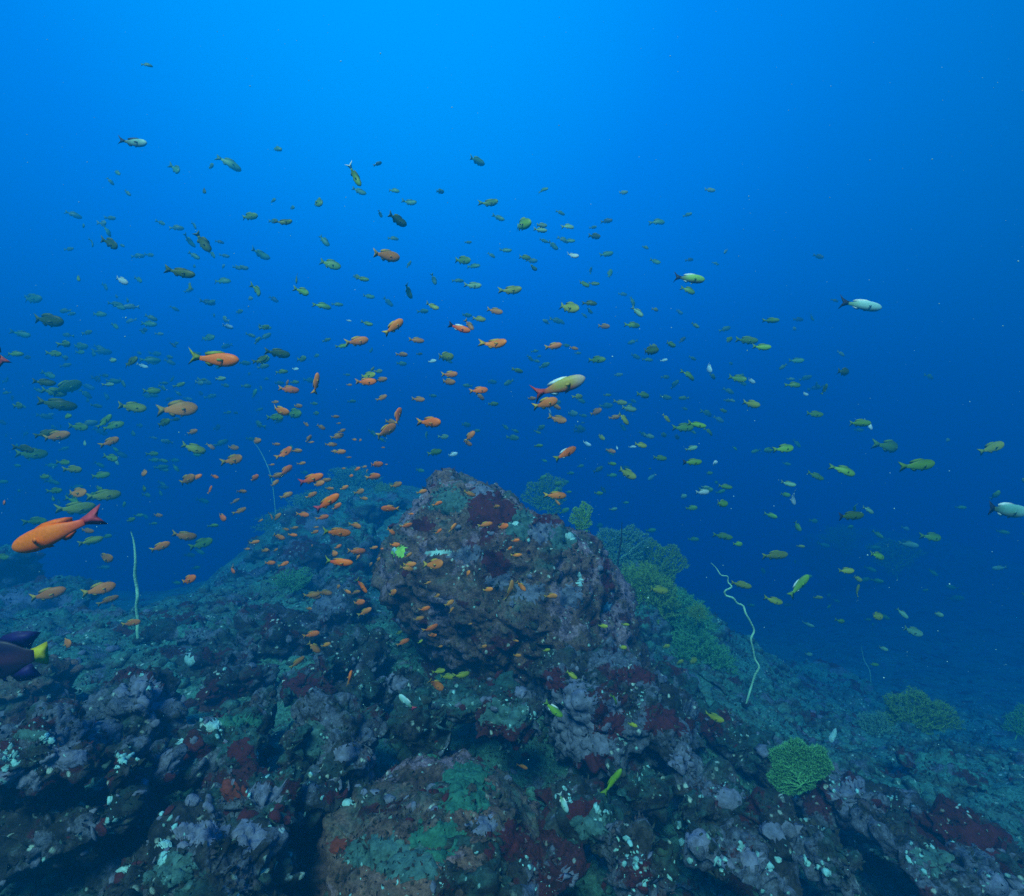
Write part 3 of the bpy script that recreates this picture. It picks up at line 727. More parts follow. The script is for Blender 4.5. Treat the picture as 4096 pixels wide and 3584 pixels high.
def fan(name, px, py, w, h, d, label, mat, cat='sea fan', depth=.12, seed=0, n=420, base=None, lean=0., group=None, thick=1., step_=None, ragged=1., fine=52, cap=9000, low=0.):
    """A gorgonian grown branch by branch towards random points of its outline."""
    d = rd(d); rs = np.random.default_rng(seed)
    W_, H_ = w / F * d, h / F * d
    c = np.array(P(px, py, d)); b = np.array(P(*(base or (px, py + h * .56)), d + (.0 if base is None else .0)))
    n = int(n * 5); a = rs.uniform(0, 2 * math.pi, n * 2); r = np.sqrt(rs.random(n * 2))
    rag = 1 + ragged * (.16 * np.sin(a * 3 + seed) + .12 * np.sin(a * 7 + seed * 2))
    at = np.c_[np.cos(a) * r * W_ / 2 * rag, rs.normal(size=n * 2) * depth * .4 * W_, np.sin(a) * r * H_ / 2 * rag]
    at[:, 1] += lean * at[:, 2]
    at = at + c - b
    at = at[at[:, 2] > -low * H_][:n]
    st = step_ or math.sqrt(W_ * H_) / fine
    nodes = [np.zeros(3)]; par = [-1]
    tgt = at.mean(0); L = np.linalg.norm(tgt)
    # bare stem up to the crown
    for i in range(max(1, int((L - .40 * min(W_, H_)) / st))):
        nodes.append(nodes[-1] + tgt / L * st); par.append(len(nodes) - 2)
    N = np.array(nodes); par = list(par)
    dist = np.linalg.norm(at[:, None] - N[None], axis=2); cl = dist.argmin(1); dm = dist.min(1)
    for it in range(90):
        k = dm > st * .8
        at, cl, dm = at[k], cl[k], dm[k]
        if not len(at) or len(N) > cap:
            break
        new, pn = [], []
        for q in np.unique(cl):
            v = (at[cl == q] - N[q]); v /= np.linalg.norm(v, axis=1)[:, None]; v = v.sum(0); v = v / (np.linalg.norm(v) + 1e-9) + rs.normal(size=3) * np.array((.5, .2, .5))
            new.append(N[q] + v / np.linalg.norm(v) * st); pn.append(q)
        new = np.array(new); dn = np.linalg.norm(at[:, None] - new[None], axis=2)
        j = dn.argmin(1); dj = dn.min(1); upd = dj < dm
        cl = np.where(upd, j + len(N), cl); dm = np.minimum(dm, dj)
        N = np.concatenate([N, new]); par += pn
    par = np.array(par); size = np.ones(len(N))
    for i in range(len(N) - 1, 0, -1):
        size[par[i]] += size[i]
    rad = thick * st * (.13 + .034 * size ** .5); rad = np.minimum(rad, st * .9)
    stem = size > len(N) * .30
    i = np.arange(1, len(N)); ms = stem[i]
    A, B = N[par[i]], N[i]
    root = bpy.data.objects.new(name, None); S.collection.objects.link(root); root.location = b
    tag(root, label, cat, group)
    tv, tf = tubes(A[ms], B[ms], rad[par[i]][ms], rad[i][ms], 5)
    if ms.any():
        obj('stem', mesh_of('stem', tv, tf, M[mat]), root)
    # side twigs with their polyps make the feathery look
    k = np.repeat(np.flatnonzero(~ms), 5)
    o_ = A[k] + (B[k] - A[k]) * rs.random((len(k), 1))
    dr = (B[k] - A[k]) / st * .5 + rs.normal(size=(len(k), 3)) * np.array((.8, .45, .8)); dr /= np.linalg.norm(dr, axis=1)[:, None]
    e_ = o_ + dr * st * rs.uniform(.6, 1.9, (len(k), 1))
    tv, tf = tubes(np.concatenate([A[~ms], o_]), np.concatenate([B[~ms], e_]),
                   np.concatenate([rad[par[i]][~ms], np.full(len(k), st * .13 * thick)]), np.concatenate([rad[i][~ms], np.full(len(k), st * .07 * thick)]), 3)
    obj('branches', mesh_of('branches', tv, tf, M[mat]), root)
    return root
fan('sea_fan', 1595, 1535, 122, 130, 2.2, 'round green sea fan with a ragged edge low on the reef right of the slab', 'fan_green', depth=.05, seed=1, n=1500, base=(1601, 1574), lean=-.25, ragged=.7, low=.2, fine=56, cap=12000, thick=1.25)
fan('sea_fan', 1832, 1432, 150, 92, 4.2, 'wide hazy dark green sea fan on the slope at the right', 'fan_olive', seed=2, n=620, base=(1800, 1500))
fan('sea_fan', 1745, 1468, 100, 80, 4.0, 'pale faded green sea fan drooping beside the wide hazy one', 'fan_teal', seed=3, n=420, base=(1785, 1520))
fan('sea_fan', 2044, 1442, 66, 62, 4.0, 'small green sea fan cut by the right frame edge', 'fan_green', seed=4, n=320, base=(2030, 1480))
fan('sea_fan', 1164, 1036, 44, 62, 4.1, 'small bright yellow-green feathery sea fan on the shoulder of the boulder', 'fan_lime', seed=5, n=260, base=(1168, 1085), depth=.3)
fan('sea_fan', 1240, 1092, 112, 84, 4.9, 'pale teal sea fan rising to the right behind the boulder', 'fan_teal', seed=6, n=460, base=(1215, 1150))
fan('sea_fan', 1318, 1130, 96, 100, 5.0, 'rounded olive sea fan with a pale rim behind the right side of the boulder', 'fan_olive', seed=7, n=480, base=(1300, 1200))
fan('gorgonian_bush', 1345, 1225, 170, 130, 4.6, 'biggest green gorgonian bush on the slope right of the boulder', 'fan_green', 'sea fan', .5, 8, 900, base=(1330, 1300))
fan('gorgonian_bush', 1392, 1312, 150, 100, 4.3, 'teal-green gorgonian bush below the biggest green bush', 'fan_green', 'sea fan', .5, 9, 620, base=(1380, 1370))
fan('gorgonian_bush', 1395, 1222, 36, 32, 4.2, 'tiny round yellow-green bush between the boulder and the wriggly whip coral', 'fan_olive', 'sea fan', .6, 10, 150, base=(1392, 1250))
fan('sea_fan', 1092, 988, 84, 74, 6.4, 'dark faded sea fan behind the top right of the boulder', 'fan_olive', seed=11, n=360, base=(1100, 1060))
fan('gorgonian_bush', 1480, 1345, 100, 70, 4.8, 'faded teal bush just left of the wriggly whip coral base', 'fan_teal', 'sea fan', .5, 12, 360, base=(1478, 1400))
fan('sea_fan', 1790, 1108, 96, 66, 9.0, 'faint round sea fan in the blue haze by the far mound', 'fan_olive', seed=13, n=260, base=(1795, 1160))
fan('gorgonian_bush', 640, 1022, 120, 80, 6.4, 'teal bush low on the hazy hilltop left of the boulder', 'fan_teal', 'sea fan', .5, 14, 420, base=(645, 1075))
fan('gorgonian_bush', 705, 968, 110, 66, 6.9, 'teal bush on the very crest of the hazy hilltop', 'fan_teal', 'sea fan', .5, 15, 420, base=(705, 1015))
fan('gorgonian_bush', 768, 1000, 70, 66, 6.5, 'green bush on the hazy hilltop closest to the boulder', 'fan_olive', 'sea fan', .5, 16, 300, base=(765, 1045))
fan('gorgonian_bush', 570, 1045, 90, 60, 6.6, 'faded teal bush on the left shoulder of the hazy hilltop', 'fan_teal', 'sea fan', .5, 17, 300, base=(575, 1085))
fan('gorgonian_bush', 1680, 1075, 60, 50, 10.5, 'faint dark bush left of the far reef mound', 'fan_olive', 'sea fan', .5, 18, 200, base=(1685, 1110))
fan('gorgonian_bush', 585, 1160, 70, 44, 4.4, 'small green tuft on the slope below the two bright orange fish', 'fan_green', 'sea fan', .6, 19, 200, base=(585, 1190))
fan('gorgonian_bush', 1250, 1290, 60, 60, 4.0, 'green tuft tucked behind the lower right edge of the boulder', 'fan_green', 'sea fan', .6, 20, 220, base=(1262, 1330))
fan('gorgonian_bush', 1292, 1185, 110, 110, 4.5, 'yellow-green bush pressed against the right edge of the boulder', 'fan_olive', 'sea fan', .5, 21, 520, base=(1290, 1250))
fan('gorgonian_bush', 1420, 1385, 130, 80, 4.1, 'lowest teal-green bush at the foot of the boulder slope', 'fan_teal', 'sea fan', .5, 22, 420, base=(1415, 1430))
# bare dark twig among the fans
tw = [P(1232, 1150, 5.0), P(1238, 1110, 5.0), P(1243, 1075, 5.0), P(1244, 1045, 5.0)]
tv, tf = tubes(tw[:-1], tw[1:], [.012, .010, .008], [.010, .008, .004], 6)
tag(obj('dead_twig', mesh_of('dead_twig', tv - np.array(tw[0]), tf, M['twig']), loc=tw[0]), 'thin bare dark twig in front of the pale teal sea fan', 'twig')

def whip(pts, d, r, label, d2=None, mat='whip'):
    """A wire coral: a smooth tube through picture positions, base last."""
    d = rd(d); n = len(pts); W3 = [np.array(P(x, y, d + ((d2 or d) - d) * i / (n - 1) + .012 * math.sin(i * 2.1))) for i, (x, y) in enumerate(pts)]
    W3 = [W3[0]] + W3 + [W3[-1]]; C = []
    for i in range(1, len(W3) - 2):
        for t in np.linspace(0, 1, 8, endpoint=False):
            p0, p1, p2, p3_ = W3[i - 1:i + 3]
            C.append(.5 * ((2 * p1) + (-p0 + p2) * t + (2 * p0 - 5 * p1 + 4 * p2 - p3_) * t * t + (-p0 + 3 * p1 - 3 * p2 + p3_) * t ** 3))
    C.append(W3[-1]); C = np.array(C); k = len(C); s = 9
    t = np.gradient(C, axis=0); t /= np.linalg.norm(t, axis=1)[:, None]
    x = np.cross(t, (0, 1, 0)); x /= np.linalg.norm(x, axis=1)[:, None]; y = np.cross(t, x)
    rad = r * (.35 + .65 * np.minimum(1, np.linspace(0, 1, k) * 3)) * (1 + .05 * np.sin(np.arange(k) * 1.9))
    an = np.arange(s) * 2 * math.pi / s
    V = (C[:, None] + (x[:, None] * np.cos(an)[None, :, None] + y[:, None] * np.sin(an)[None, :, None]) * rad[:, None, None]).reshape(-1, 3)
    f = [(a * s + i, a * s + (i + 1) % s, (a + 1) * s + (i + 1) % s, (a + 1) * s + i) for a in range(k - 1) for i in range(s)]
    f.append(tuple(range(s))); f.append(tuple((k - 1) * s + i for i in range(s)))
    o = tag(obj('whip_coral', mesh_of('whip_coral', V - C[-1], f, M[mat]), loc=C[-1]), label, 'whip coral')
    u, uf = ico(3); q = u * (r * 3.6, r * 3.6, r * 2.2) * (1 + .5 * fbm(u * 2.1 + r * 900, 3))[:, None]
    obj('holdfast', mesh_of('holdfast', q + np.array((0, 0, r * 3)), uf, M['rock']), o)
whip([(262, 1063), (268, 1085), (271, 1120), (270, 1150), (274, 1175), (275, 1195), (273, 1215), (276, 1240), (275, 1262), (278, 1290)], 3.5, .0105,
     'straight pale green whip coral standing upright at the left')
whip([(1422, 1126), (1433, 1137), (1442, 1150), (1455, 1153), (1456, 1164), (1463, 1174), (1450, 1182), (1452, 1191), (1466, 1196), (1474, 1206), (1486, 1212), (1492, 1228),
      (1502, 1246), (1508, 1262), (1502, 1278), (1506, 1298), (1510, 1318), (1518, 1334), (1510, 1350), (1503, 1372), (1497, 1392), (1490, 1415)], 3.5, .0066,
     'long wriggly pale whip coral rising from the slope at the right')
whip([(505, 880), (522, 905), (538, 940), (546, 975), (552, 1040), (555, 1090)], 6.6, .007, 'faint thin whip coral standing in the haze above the hilltop')
whip([(1722, 1290), (1728, 1320), (1740, 1345), (1742, 1400)], 6.0, .006, 'short faint whip coral on the faded slope at the right')
# pale plate sponge lying on the far slope
u, uf = ico(4)
v = rough(u * (.11, .08, .05), uf, 5, .16, .35)
tag(obj('plate_sponge', mesh_of('plate_sponge', v, uf, M['white_crust']), loc=P(400, 1196, rd(5.0))), 'pale blue-white plate sponge on the hazy slope between the whip coral and the boulder', 'sponge')
u, uf = ico(3)
v = rough(u * (.018, .018, .05), uf, 5, .06, .2) @ np.array(Euler((0, .4, 0)).to_matrix()).T
tag(obj('tube_sponge', mesh_of('tube_sponge', v, uf, M['white_crust']), loc=P(1667, 1470, 3.0)), 'small bright white upright sponge behind the round green sea fan', 'sponge')

# drifting specks in the water
k = 1500
yy = rs.uniform(.8, 5.5, k); q = np.c_[rs.uniform(-1, 1, k) * yy, yy, rs.uniform(-.62, .86, k) * yy]
oc_v = np.array([(1, 0, 0), (-1, 0, 0), (0, 1, 0), (0, -1, 0), (0, 0, 1), (0, 0, -1)], float)
oc_f = np.array([(0, 2, 4), (2, 1, 4), (1, 3, 4), (3, 0, 4), (2, 0, 5), (1, 2, 5), (3, 1, 5), (0, 3, 5)])
sz = rs.uniform(.0006, .0017, k)[:, None, None] * rs.uniform(.5, 1.3, (k, 6, 1))
setting(obj('marine_snow', mesh_of('marine_snow', (q[:, None] + oc_v[None] * sz).reshape(-1, 3), (np.arange(k)[:, None, None] * 6 + oc_f[None]).reshape(-1, 3), M['white_crust'])), 'stuff')
# ------------------------------------------------------------------ fish
FCOL = {  # flank, back, fins
    'o': ((1.0, .185, .006), (.9, .15, .012), (.60, .26, .03)), 'A': ((.95, .24, .02), (.75, .19, .02), (.55, .35, .04)),
    'a': ((.66, .22, .025), (.36, .15, .02), (.36, .24, .03)), 'y': ((.38, .40, .025), (.18, .23, .02), (.24, .30, .03)),
    'v': ((.14, .30, .008), (.06, .15, .008), (.11, .23, .015)), 'd': ((.07, .14, .006), (.025, .06, .006), (.06, .11, .01)),
    'g': ((.20, .42, .03), (.08, .20, .04), (.15, .28, .05)), 'p': ((.26, .46, .24), (.12, .24, .12), (.18, .30, .13)),
    'w': ((.72, .84, .84), (.48, .64, .64), (.35, .50, .50)), 'f': ((.08, .27, .05), (.05, .16, .05), (.07, .2, .05))}
def fish_mat(name, mid, back, belly=None, head=None, tail=None, var=.18):
    m, n, l, b = nt(name)
    t = n.new('ShaderNodeTexCoord'); s = n.new('ShaderNodeSeparateXYZ'); l.new(t.outputs['Object'], s.inputs[0])
    c = mix(n, l, step(n, l, s.outputs['Z'], .02, .13), mid, back)
    if belly:
        c = mix(n, l, step(n, l, s.outputs['Z'], -.03, -.11), c, belly)
    if tail:
        c = mix(n, l, step(n, l, s.outputs['X'], -.02, -.28), c, tail)
    if head:
        c = mix(n, l, step(n, l, s.outputs['X'], .20, .40), c, head)
    # scales and small differences from fish to fish
    v = noise(n, l, t.outputs['Object'], 34, 4, .6)
    oi = n.new('ShaderNodeObjectInfo')
    k = n.new('ShaderNodeMapRange'); k.inputs['To Min'].default_value = 1 - var; k.inputs['To Max'].default_value = 1 + var
    l.new(oi.outputs['Random'], k.inputs['Value'])
    k2 = n.new('ShaderNodeMapRange'); k2.inputs['From Min'].default_value = .3; k2.inputs['From Max'].default_value = .7
    k2.inputs['To Min'].default_value = .82; k2.inputs['To Max'].default_value = 1.12
    l.new(v, k2.inputs['Value'])
    q = mul(n, l, k.outputs[0], k2.outputs[0])
    cc = n.new('ShaderNodeCombineColor')
    for i in range(3):
        l.new(q, cc.inputs[i])
    l.new(mix(n, l, 1.0, c, cc.outputs[0], 'MULTIPLY'), b.inputs['Base Color'])
    b.inputs['Roughness'].default_value = .5
    b.inputs['Specular IOR Level'].default_value = .3
    return m
def flat_mat(name, col, rough_=.6):
    m, n, l, b = nt(name)
    v = noise(n, l, n.new('ShaderNodeTexCoord').outputs['Object'], 22, 4, .6)
    l.new(mix(n, l, step(n, l, v, .3, .7), tuple(x * .75 for x in col), tuple(min(1, x * 1.2) for x in col)), b.inputs['Base Color'])
    b.inputs['Roughness'].default_value = rough_; b.inputs['Specular IOR Level'].default_value = .3
    return m
WORD = {'o': 'bright orange', 'A': 'orange', 'a': 'amber', 'y': 'dull yellow', 'v': 'olive', 'd': 'dark olive', 'g': 'bright green', 'p': 'pale green',
        'w': 'whitish', 'f': 'faint grey-green'}
for k, (a, b_, c_) in FCOL.items():
    w_ = WORD[k].replace(' ', '_').replace('-', '_')
    M['fish_' + k] = fish_mat(w_ + '_fish_skin', a, b_); M['fin_' + k] = flat_mat(w_ + '_fin', c_)
M['eye'] = flat_mat('fish_eye', (.02, .02, .02), .2)
M['fin_dark'] = flat_mat('dark_fin', (.018, .018, .024)); M['fin_red'] = flat_mat('red_fin', (.52, .05, .03)); M['fin_pale'] = flat_mat('pale_fin', (.70, .82, .85))
M['fin_plum'] = flat_mat('plum_fin', (.50, .06, .10)); M['fin_yellow'] = flat_mat('yellow_fin', (.52, .46, .008)); M['fin_violet'] = flat_mat('violet_fin', (.012, .004, .11))
M['skin_flame'] = fish_mat('flame_orange_skin', (1.0, .185, .004), (1.0, .15, .006), (1.0, .11, .01), None, (.85, .09, .04), 0)
M['skin_pale_red'] = fish_mat('yellow_and_red_skin', (.44, .34, .055), (.36, .36, .08), (.60, .11, .03), (.52, .40, .33), (.62, .10, .04), 0)
M['skin_white'] = fish_mat('white_skin', (.30, .60, .60), (.46, .74, .76), (.22, .36, .28), None, (.14, .30, .12), 0)
M['skin_cyan'] = fish_mat('cyan_green_skin', (.16, .40, .34), (.20, .46, .42), (.16, .22, .13), (.28, .55, .52), (.06, .12, .06), 0)
M['skin_green'] = fish_mat('vivid_green_skin', (.22, .48, .07), (.30, .58, .12), (.12, .13, .06), None, (.05, .08, .05), 0)
M['skin_plum'] = fish_mat('purple_skin', (.06, .018, .055), (.012, .005, .045), (.015, .008, .04), None, (.03, .012, .03), 0)

PROF = np.array([(0, .014), (.03, .056), (.08, .092), (.17, .126), (.30, .147), (.44, .150), (.58, .136), (.72, .106), (.86, .066), (1, .045)])
def bendy(v, bend):
    k = np.maximum(0, .15 - v[:, 0]); v = v.copy(); v[:, 1] += bend * k ** 1.7
    return v
def body(nr, ns, deep=1., fat=.44):
    V, Fc = [], []
    for i in range(nr):
        t = (i / (nr - 1)) ** 1.25; h = np.interp(t, PROF[:, 0], PROF[:, 1]) * deep; x = .5 - .80 * t
        w = h * (fat + .14 * (1 - t)) * (1 - .35 * t) / deep
        for j in range(ns):
            a = 2 * math.pi * j / ns
            V.append((x, math.cos(a) * w, math.sin(a) * h - .012 * math.sin(min(1, t * 3) * math.pi / 2)))
    for i in range(nr - 1):
        for j in range(ns):
            Fc.append((i * ns + j, i * ns + (j + 1) % ns, (i + 1) * ns + (j + 1) % ns, (i + 1) * ns + j))
    Fc.append(tuple(range(ns))[::-1]); Fc.append(tuple((nr - 1) * ns + j for j in range(ns)))
    return np.array(V), Fc
def plate(pts, th=.006, mid=None):
    """a fin: thicker in the middle, thin at its rim"""
    p = np.array(pts); k = len(p); c = np.array(mid) if mid is not None else p.mean(0)
    V = [(x, 0, z) for x, z in p] + [(c[0], th, c[1]), (c[0], -th, c[1])]; Fc = []
    for i in range(k):
        j = (i + 1) % k
        Fc.append((i, j, k)); Fc.append((j, i, k + 1))
    return np.array(V, float), Fc
TAIL = [(-.27, .045), (-.34, .075), (-.42, .125), (-.50, .165), (-.462, .075), (-.435, 0), (-.462, -.075), (-.50, -.165), (-.42, -.125), (-.34, -.075), (-.27, -.045), (-.255, 0)]
DORS = [(.22, .10), (.18, .155), (.09, .178), (-.05, .170), (-.15, .145), (-.215, .110), (-.205, .05), (-.08, .085), (.06, .11)]
ANAL = [(-.02, -.10), (-.07, -.165), (-.13, -.165), (-.205, -.10), (-.2, -.045), (-.1, -.075)]
PELV = [(.19, -.11), (.12, -.175), (.05, -.185), (.10, -.11)]
def scale_z(pts, s):
    return [(x, z * s) for x, z in pts]
def pect(side, deep):
    v, f = plate([(.0, .012), (-.06, .035), (-.13, .03), (-.155, 0), (-.12, -.035), (-.04, -.03)], .004)
    a = math.radians(32) * side
    v = np.c_[v[:, 0] * math.cos(a) - v[:, 1] * math.sin(a) * side, v[:, 0] * -math.sin(a) + v[:, 1], v[:, 2]]
    return v + np.array((.215, side * .058, -.035 * deep)), f
def eye(side, deep):
    u, f = ico(1)
    return u * .019 + np.array((.415, side * .034, .022 * deep)), f.tolist()
def joined(parts):
    V, Fc, mi, k = [], [], [], 0
    for (v, f), m in parts:
        V.append(v); Fc += [tuple(i + k for i in q) for q in f]; mi += [m] * len(f); k += len(v)
    return np.concatenate(V), Fc, mi
BENDS = (-.65, -.3, .22, .6)
_small, _big = {}, {}
def small_data(bi, deep=1.2):
    v, f, mi = joined([(body(11, 8, deep), 0), (plate(scale_z(TAIL, 1)), 1), (plate(scale_z(DORS, deep)), 1), (plate(scale_z(ANAL, deep)), 1), (plate(scale_z(PELV, deep)), 1),
                       (eye(1, deep), 2), (eye(-1, deep), 2)])
    return bendy(v, BENDS[bi]), f, mi
def small_mesh(col, bi):
    if (col, bi) not in _small:
        v, f, mi = small_data(bi)
        _small[col, bi] = mesh_of('fish', v, f, [M['fish_' + col], M['fin_' + col], M['eye']], True, mi)
    return _small[col, bi]
def big_meshes(key, bi, skin, tailm, finm, deep=1., tail=TAIL, dors=DORS, anal=ANAL):
    low = skin if finm == M['fin_pale'] else finm
    if (key, bi) not in _big:
        B = BENDS[bi]; mk = lambda nm, d, m: (nm, mesh_of(nm, bendy(d[0], B), d[1], m))
        _big[key, bi] = [mk('fish', body(22, 18, deep), skin), mk('tail_fin', plate(tail), tailm), mk('dorsal_fin', plate(scale_z(dors, deep)), finm), mk('anal_fin', plate(scale_z(anal, deep)), finm),
                         mk('pelvic_fin', plate(scale_z(PELV, deep)), low), mk('pectoral_fin', pect(1, deep), low), mk('pectoral_fin', pect(-1, deep), low), mk('eye', eye(1, deep), M['eye']), mk('eye', eye(-1, deep), M['eye'])]
    return _big[key, bi]

DEPS_BVH = [BVHTree.FromPolygons([tuple(x) for x in v], f.tolist()) for v, f in OCC]
def clear_distance(px, py, half):
    """how far the water in front of the reef reaches in this direction"""
    best = 99.
    for dx, dy in ((0, 0), (half, 0), (-half, 0), (0, half * .5), (0, -half * .5)):
        r = ray(px + dx, py + dy)
        for b in DEPS_BVH:
            h = b.ray_cast(Vector((0, 0, 0)), r)
            if h[0] is not None:
                best = min(best, h[0].y)
    return best
RANGE = {'o': (1.5, 3.2), 'A': (2.0, 3.3), 'a': (2.1, 3.7), 'y': (3.7, 5.6), 'v': (4.5, 7.4), 'd': (3.3, 5.4), 'g': (3.1, 5.0), 'p': (4.4, 6.6), 'w': (4.0, 5.8), 'f': (7.2, 10.5)}
def pose(px, py, ln, ang, d, left=False, yaw=0., roll=0.):
    a = math.radians(ang); s = -1 if left else 1
    X = Vector((math.cos(a) * math.cos(yaw) * s, math.sin(yaw), math.sin(a) * math.cos(yaw))).normalized()
    up = Vector((0, 0, 1)) if abs(X.z) < .94 else Vector((-.8, -.6, 0))
    Z = (up - X * up.dot(X)).normalized()
    Z = (Matrix.Rotation(roll, 3, X) @ Z).normalized(); Y = Z.cross(X)
    L = ln / F * d / max(.55, math.cos(yaw))
    m = Matrix((X, Y, Z)).transposed().to_4x4() @ Matrix.Scale(L, 4)
    m.translation = P(px, py, d)
    return m
def place(parts_or_mesh, m):
    if isinstance(parts_or_mesh, list):
        o = obj('fish', parts_or_mesh[0][1])
        for nm, me in parts_or_mesh[1:]:
            obj(nm, me, o)
    else:
        o = obj('fish', parts_or_mesh)
    o.matrix_world = m
    return o
# the few large or singular ones: px, py, length, angle, left, distance, bend, skin, tail, fins, depth of body, label
LANCE = [(-.27, .04), (-.34, .06), (-.43, .11), (-.52, .21), (-.465, .075), (-.43, 0), (-.465, -.075), (-.52, -.19), (-.43, -.10), (-.34, -.06), (-.27, -.04), (-.255, 0)]
HERO = [
    (107, 1064, 176, -22, True, 1.05, 1, 'skin_flame', 'fin_plum', 'skin_flame', .84, scale_z(TAIL, .78), 'largest orange fish, plum tail raised, facing left above the left edge ledges'),
    (1119, 772, 108, 18, False, 2.1, 2, 'skin_pale_red', 'fin_red', 'fin_pale', .90, LANCE, 'large yellow fish with a red tail and white-edged fins above the boulder'),
    (1724, 609, 80, -10, False, 2.8, 2, 'skin_white', 'fin_dark', 'fin_pale', .84, LANCE, 'white fish with a black crescent tail in open water at the right'),
    (2010, 1019, 92, -6, False, 2.6, 1, 'skin_cyan', 'fin_dark', 'fin_pale', .98, TAIL, 'cyan fish with a dark tail at the right frame edge'),
    (1380, 556, 60, -7, False, 3.0, 2, 'skin_green', 'fin_dark', 'fin_pale', .98, LANCE, 'vivid green fish with a white back edge and dark tail'),
    (268, 285, 52, -2, False, 3.2, 1, 'skin_cyan', 'fin_dark', 'fin_dark', 1.05, LANCE, 'lone green-cyan fish with a long dark tail high at the upper left'),
    (-16, 690, 84, 68, True, 2.0, 1, 'skin_pale_red', 'fin_red', 'fin_red', .95, TAIL, 'pale fish with a red tail, mostly cut off by the left edge'),
    (432, 718, 92, -3, False, 1.9, 1, 'fish_o', 'fin_y', 'fin_y', 1., LANCE, 'bright orange fish with a green-yellow forked tail, alone in blue water'),
    (653, 1005, 60, 33, False, 1.9, 2, 'skin_flame', 'fin_plum', 'fin_o', .95, TAIL, 'glowing orange fish nose up before the hazy hill'),
    (675, 1064, 54, -4, False, 2.0, 1, 'fish_o', 'fin_y', 'fin_o', 1., LANCE, 'upper of two level bright orange fish left of the boulder'),
    (677, 1124, 58, -3, False, 2.0, 2, 'skin_flame', 'fin_y', 'fin_o', .85, LANCE, 'lower, redder of two level bright orange fish left of the boulder'),
    (621, 958, 54, 18, False, 2.2, 2, 'skin_flame', 'fin_plum', 'fin_o', 1., TAIL, 'pinkish orange fish with a plum tail against the hazy hilltop'),
    (919, 656, 46, -16, False, 2.4, 1, 'skin_flame', 'fin_dark', 'fin_pale', .95, TAIL, 'orange fish with a dark blue tail in mid water'),
    (1130, 907, 50, 30, False, 2.3, 1, 'fish_o', 'fin_y', 'fin_pale', 1.02, TAIL, 'orange fish nose up with a white back fin, above the boulder'),
    (362, 545, 58, -10, False, 2.6, 1, 'fish_d', 'fin_d', 'fin_d', .98, TAIL, 'large dark olive fish alone high at the left'),
    (1836, 930, 68, 7, False, 2.7, 2, 'fish_v', 'fin_v', 'fin_v', 1.05, TAIL, 'largest olive fish, level, at the right of the open water'),
    (1596, 1171, 60, 45, False, 3.0, 1, 'fish_g', 'fin_g', 'fin_pale', .9, TAIL, 'bright green fish leaning nose up right of the wriggly whip coral'),
    (632, 767, 44, 82, False, 2.4, 2, 'fish_A', 'fin_o', 'fin_o', .8, TAIL, 'slim pale orange fish standing upright, nose to the surface'),
    (724, 1171, 36, -56, False, 2.2, 1, 'skin_flame', 'fin_y', 'fin_o', .75, LANCE, 'slim orange fish diving nose down left of the boulder'),
    (814, 1406, 46, 48, True, 1.9, 1, 'skin_white', 'fin_plum', 'fin_pale', .95, TAIL, 'pale blue fish with a plum tail over the blocks, nose up to the left'),
    (1107, 1419, 46, -38, False, 1.9, 2, 'fish_g', 'fin_g', 'fin_pale', 1.05, TAIL, 'green-yellow fish with white back fin diving before the rock shelf'),
    (1224, 1562, 62, 52, False, 1.6, 1, 'fish_v', 'fin_v', 'fin_v', .68, TAIL, 'slender olive fish nose up over the rocks below the shelf'),
    (1127, 1606, 42, -66, False, 1.5, 2, 'skin_white', 'fin_w', 'fin_pale', .95, TAIL, 'pale teal fish nose down at the right rim of the domed slab'),
    (1700, 1031, 56, 3, False, 2.8, 1, 'fish_d', 'fin_dark', 'fin_d', .98, TAIL, 'dark brown-olive fish below the largest olive fish'),
    (1393, 849, 40, -10, False, 3.0, 1, 'fish_g', 'fin_g', 'fin_v', .9, TAIL, 'bright green fish overlapping an olive one in mid water'),
    (1385, 924, 38, 2, False, 3.0, 2, 'fish_g', 'fin_dark', 'fin_v', 1.08, TAIL, 'bright yellow-green fish with a dark tail below the overlapping pair'),
    (711, 353, 44, -62, False, 3.0, 0, 'fish_v', 'fin_pale', 'fin_d', .95, LANCE, 'dark olive fish diving with a white curved tail, high in the water'),
]
for (px, py, ln, ang, left, d, bi, skin, tl, fn, deep, tshape, label) in HERO:
    o = place(big_meshes(label, bi, M[skin], M[tl], M[fn] if fn in M else M[skin], deep, tshape, scale_z(DORS, .93) if deep < .99 else DORS), pose(px, py, ln, ang, min(d, .88 * clear_distance(px, py, ln * .45)), left, 0))
    tag(o, label, 'fish', 'fish of the loose shoal')
# deep-bodied fish swimming out of the picture
deep = 2.0
AT = [(-.26, .10), (-.33, .12), (-.46, .185), (-.475, .09), (-.465, 0), (-.475, -.09), (-.46, -.185), (-.33, -.12), (-.26, -.10), (-.25, 0)]
AD = [(.2, .12), (.1, .175), (-.1, .20), (-.26, .19), (-.40, .17), (-.30, .10), (-.26, .05), (0, .10)]
AA = [(.05, -.12), (-.08, -.19), (-.24, -.19), (-.38, -.165), (-.29, -.09), (-.26, -.05), (-.1, -.09)]
o = place(big_meshes('angel', 1, M['skin_plum'], M['fin_yellow'], M['fin_violet'], deep, AT, AD, AA), pose(20, 1316, 130, -3, 1.4, True, 0))
tag(o, 'deep purple fish with a bright yellow tail, half out of the left edge', 'fish', 'fish of the loose shoal')

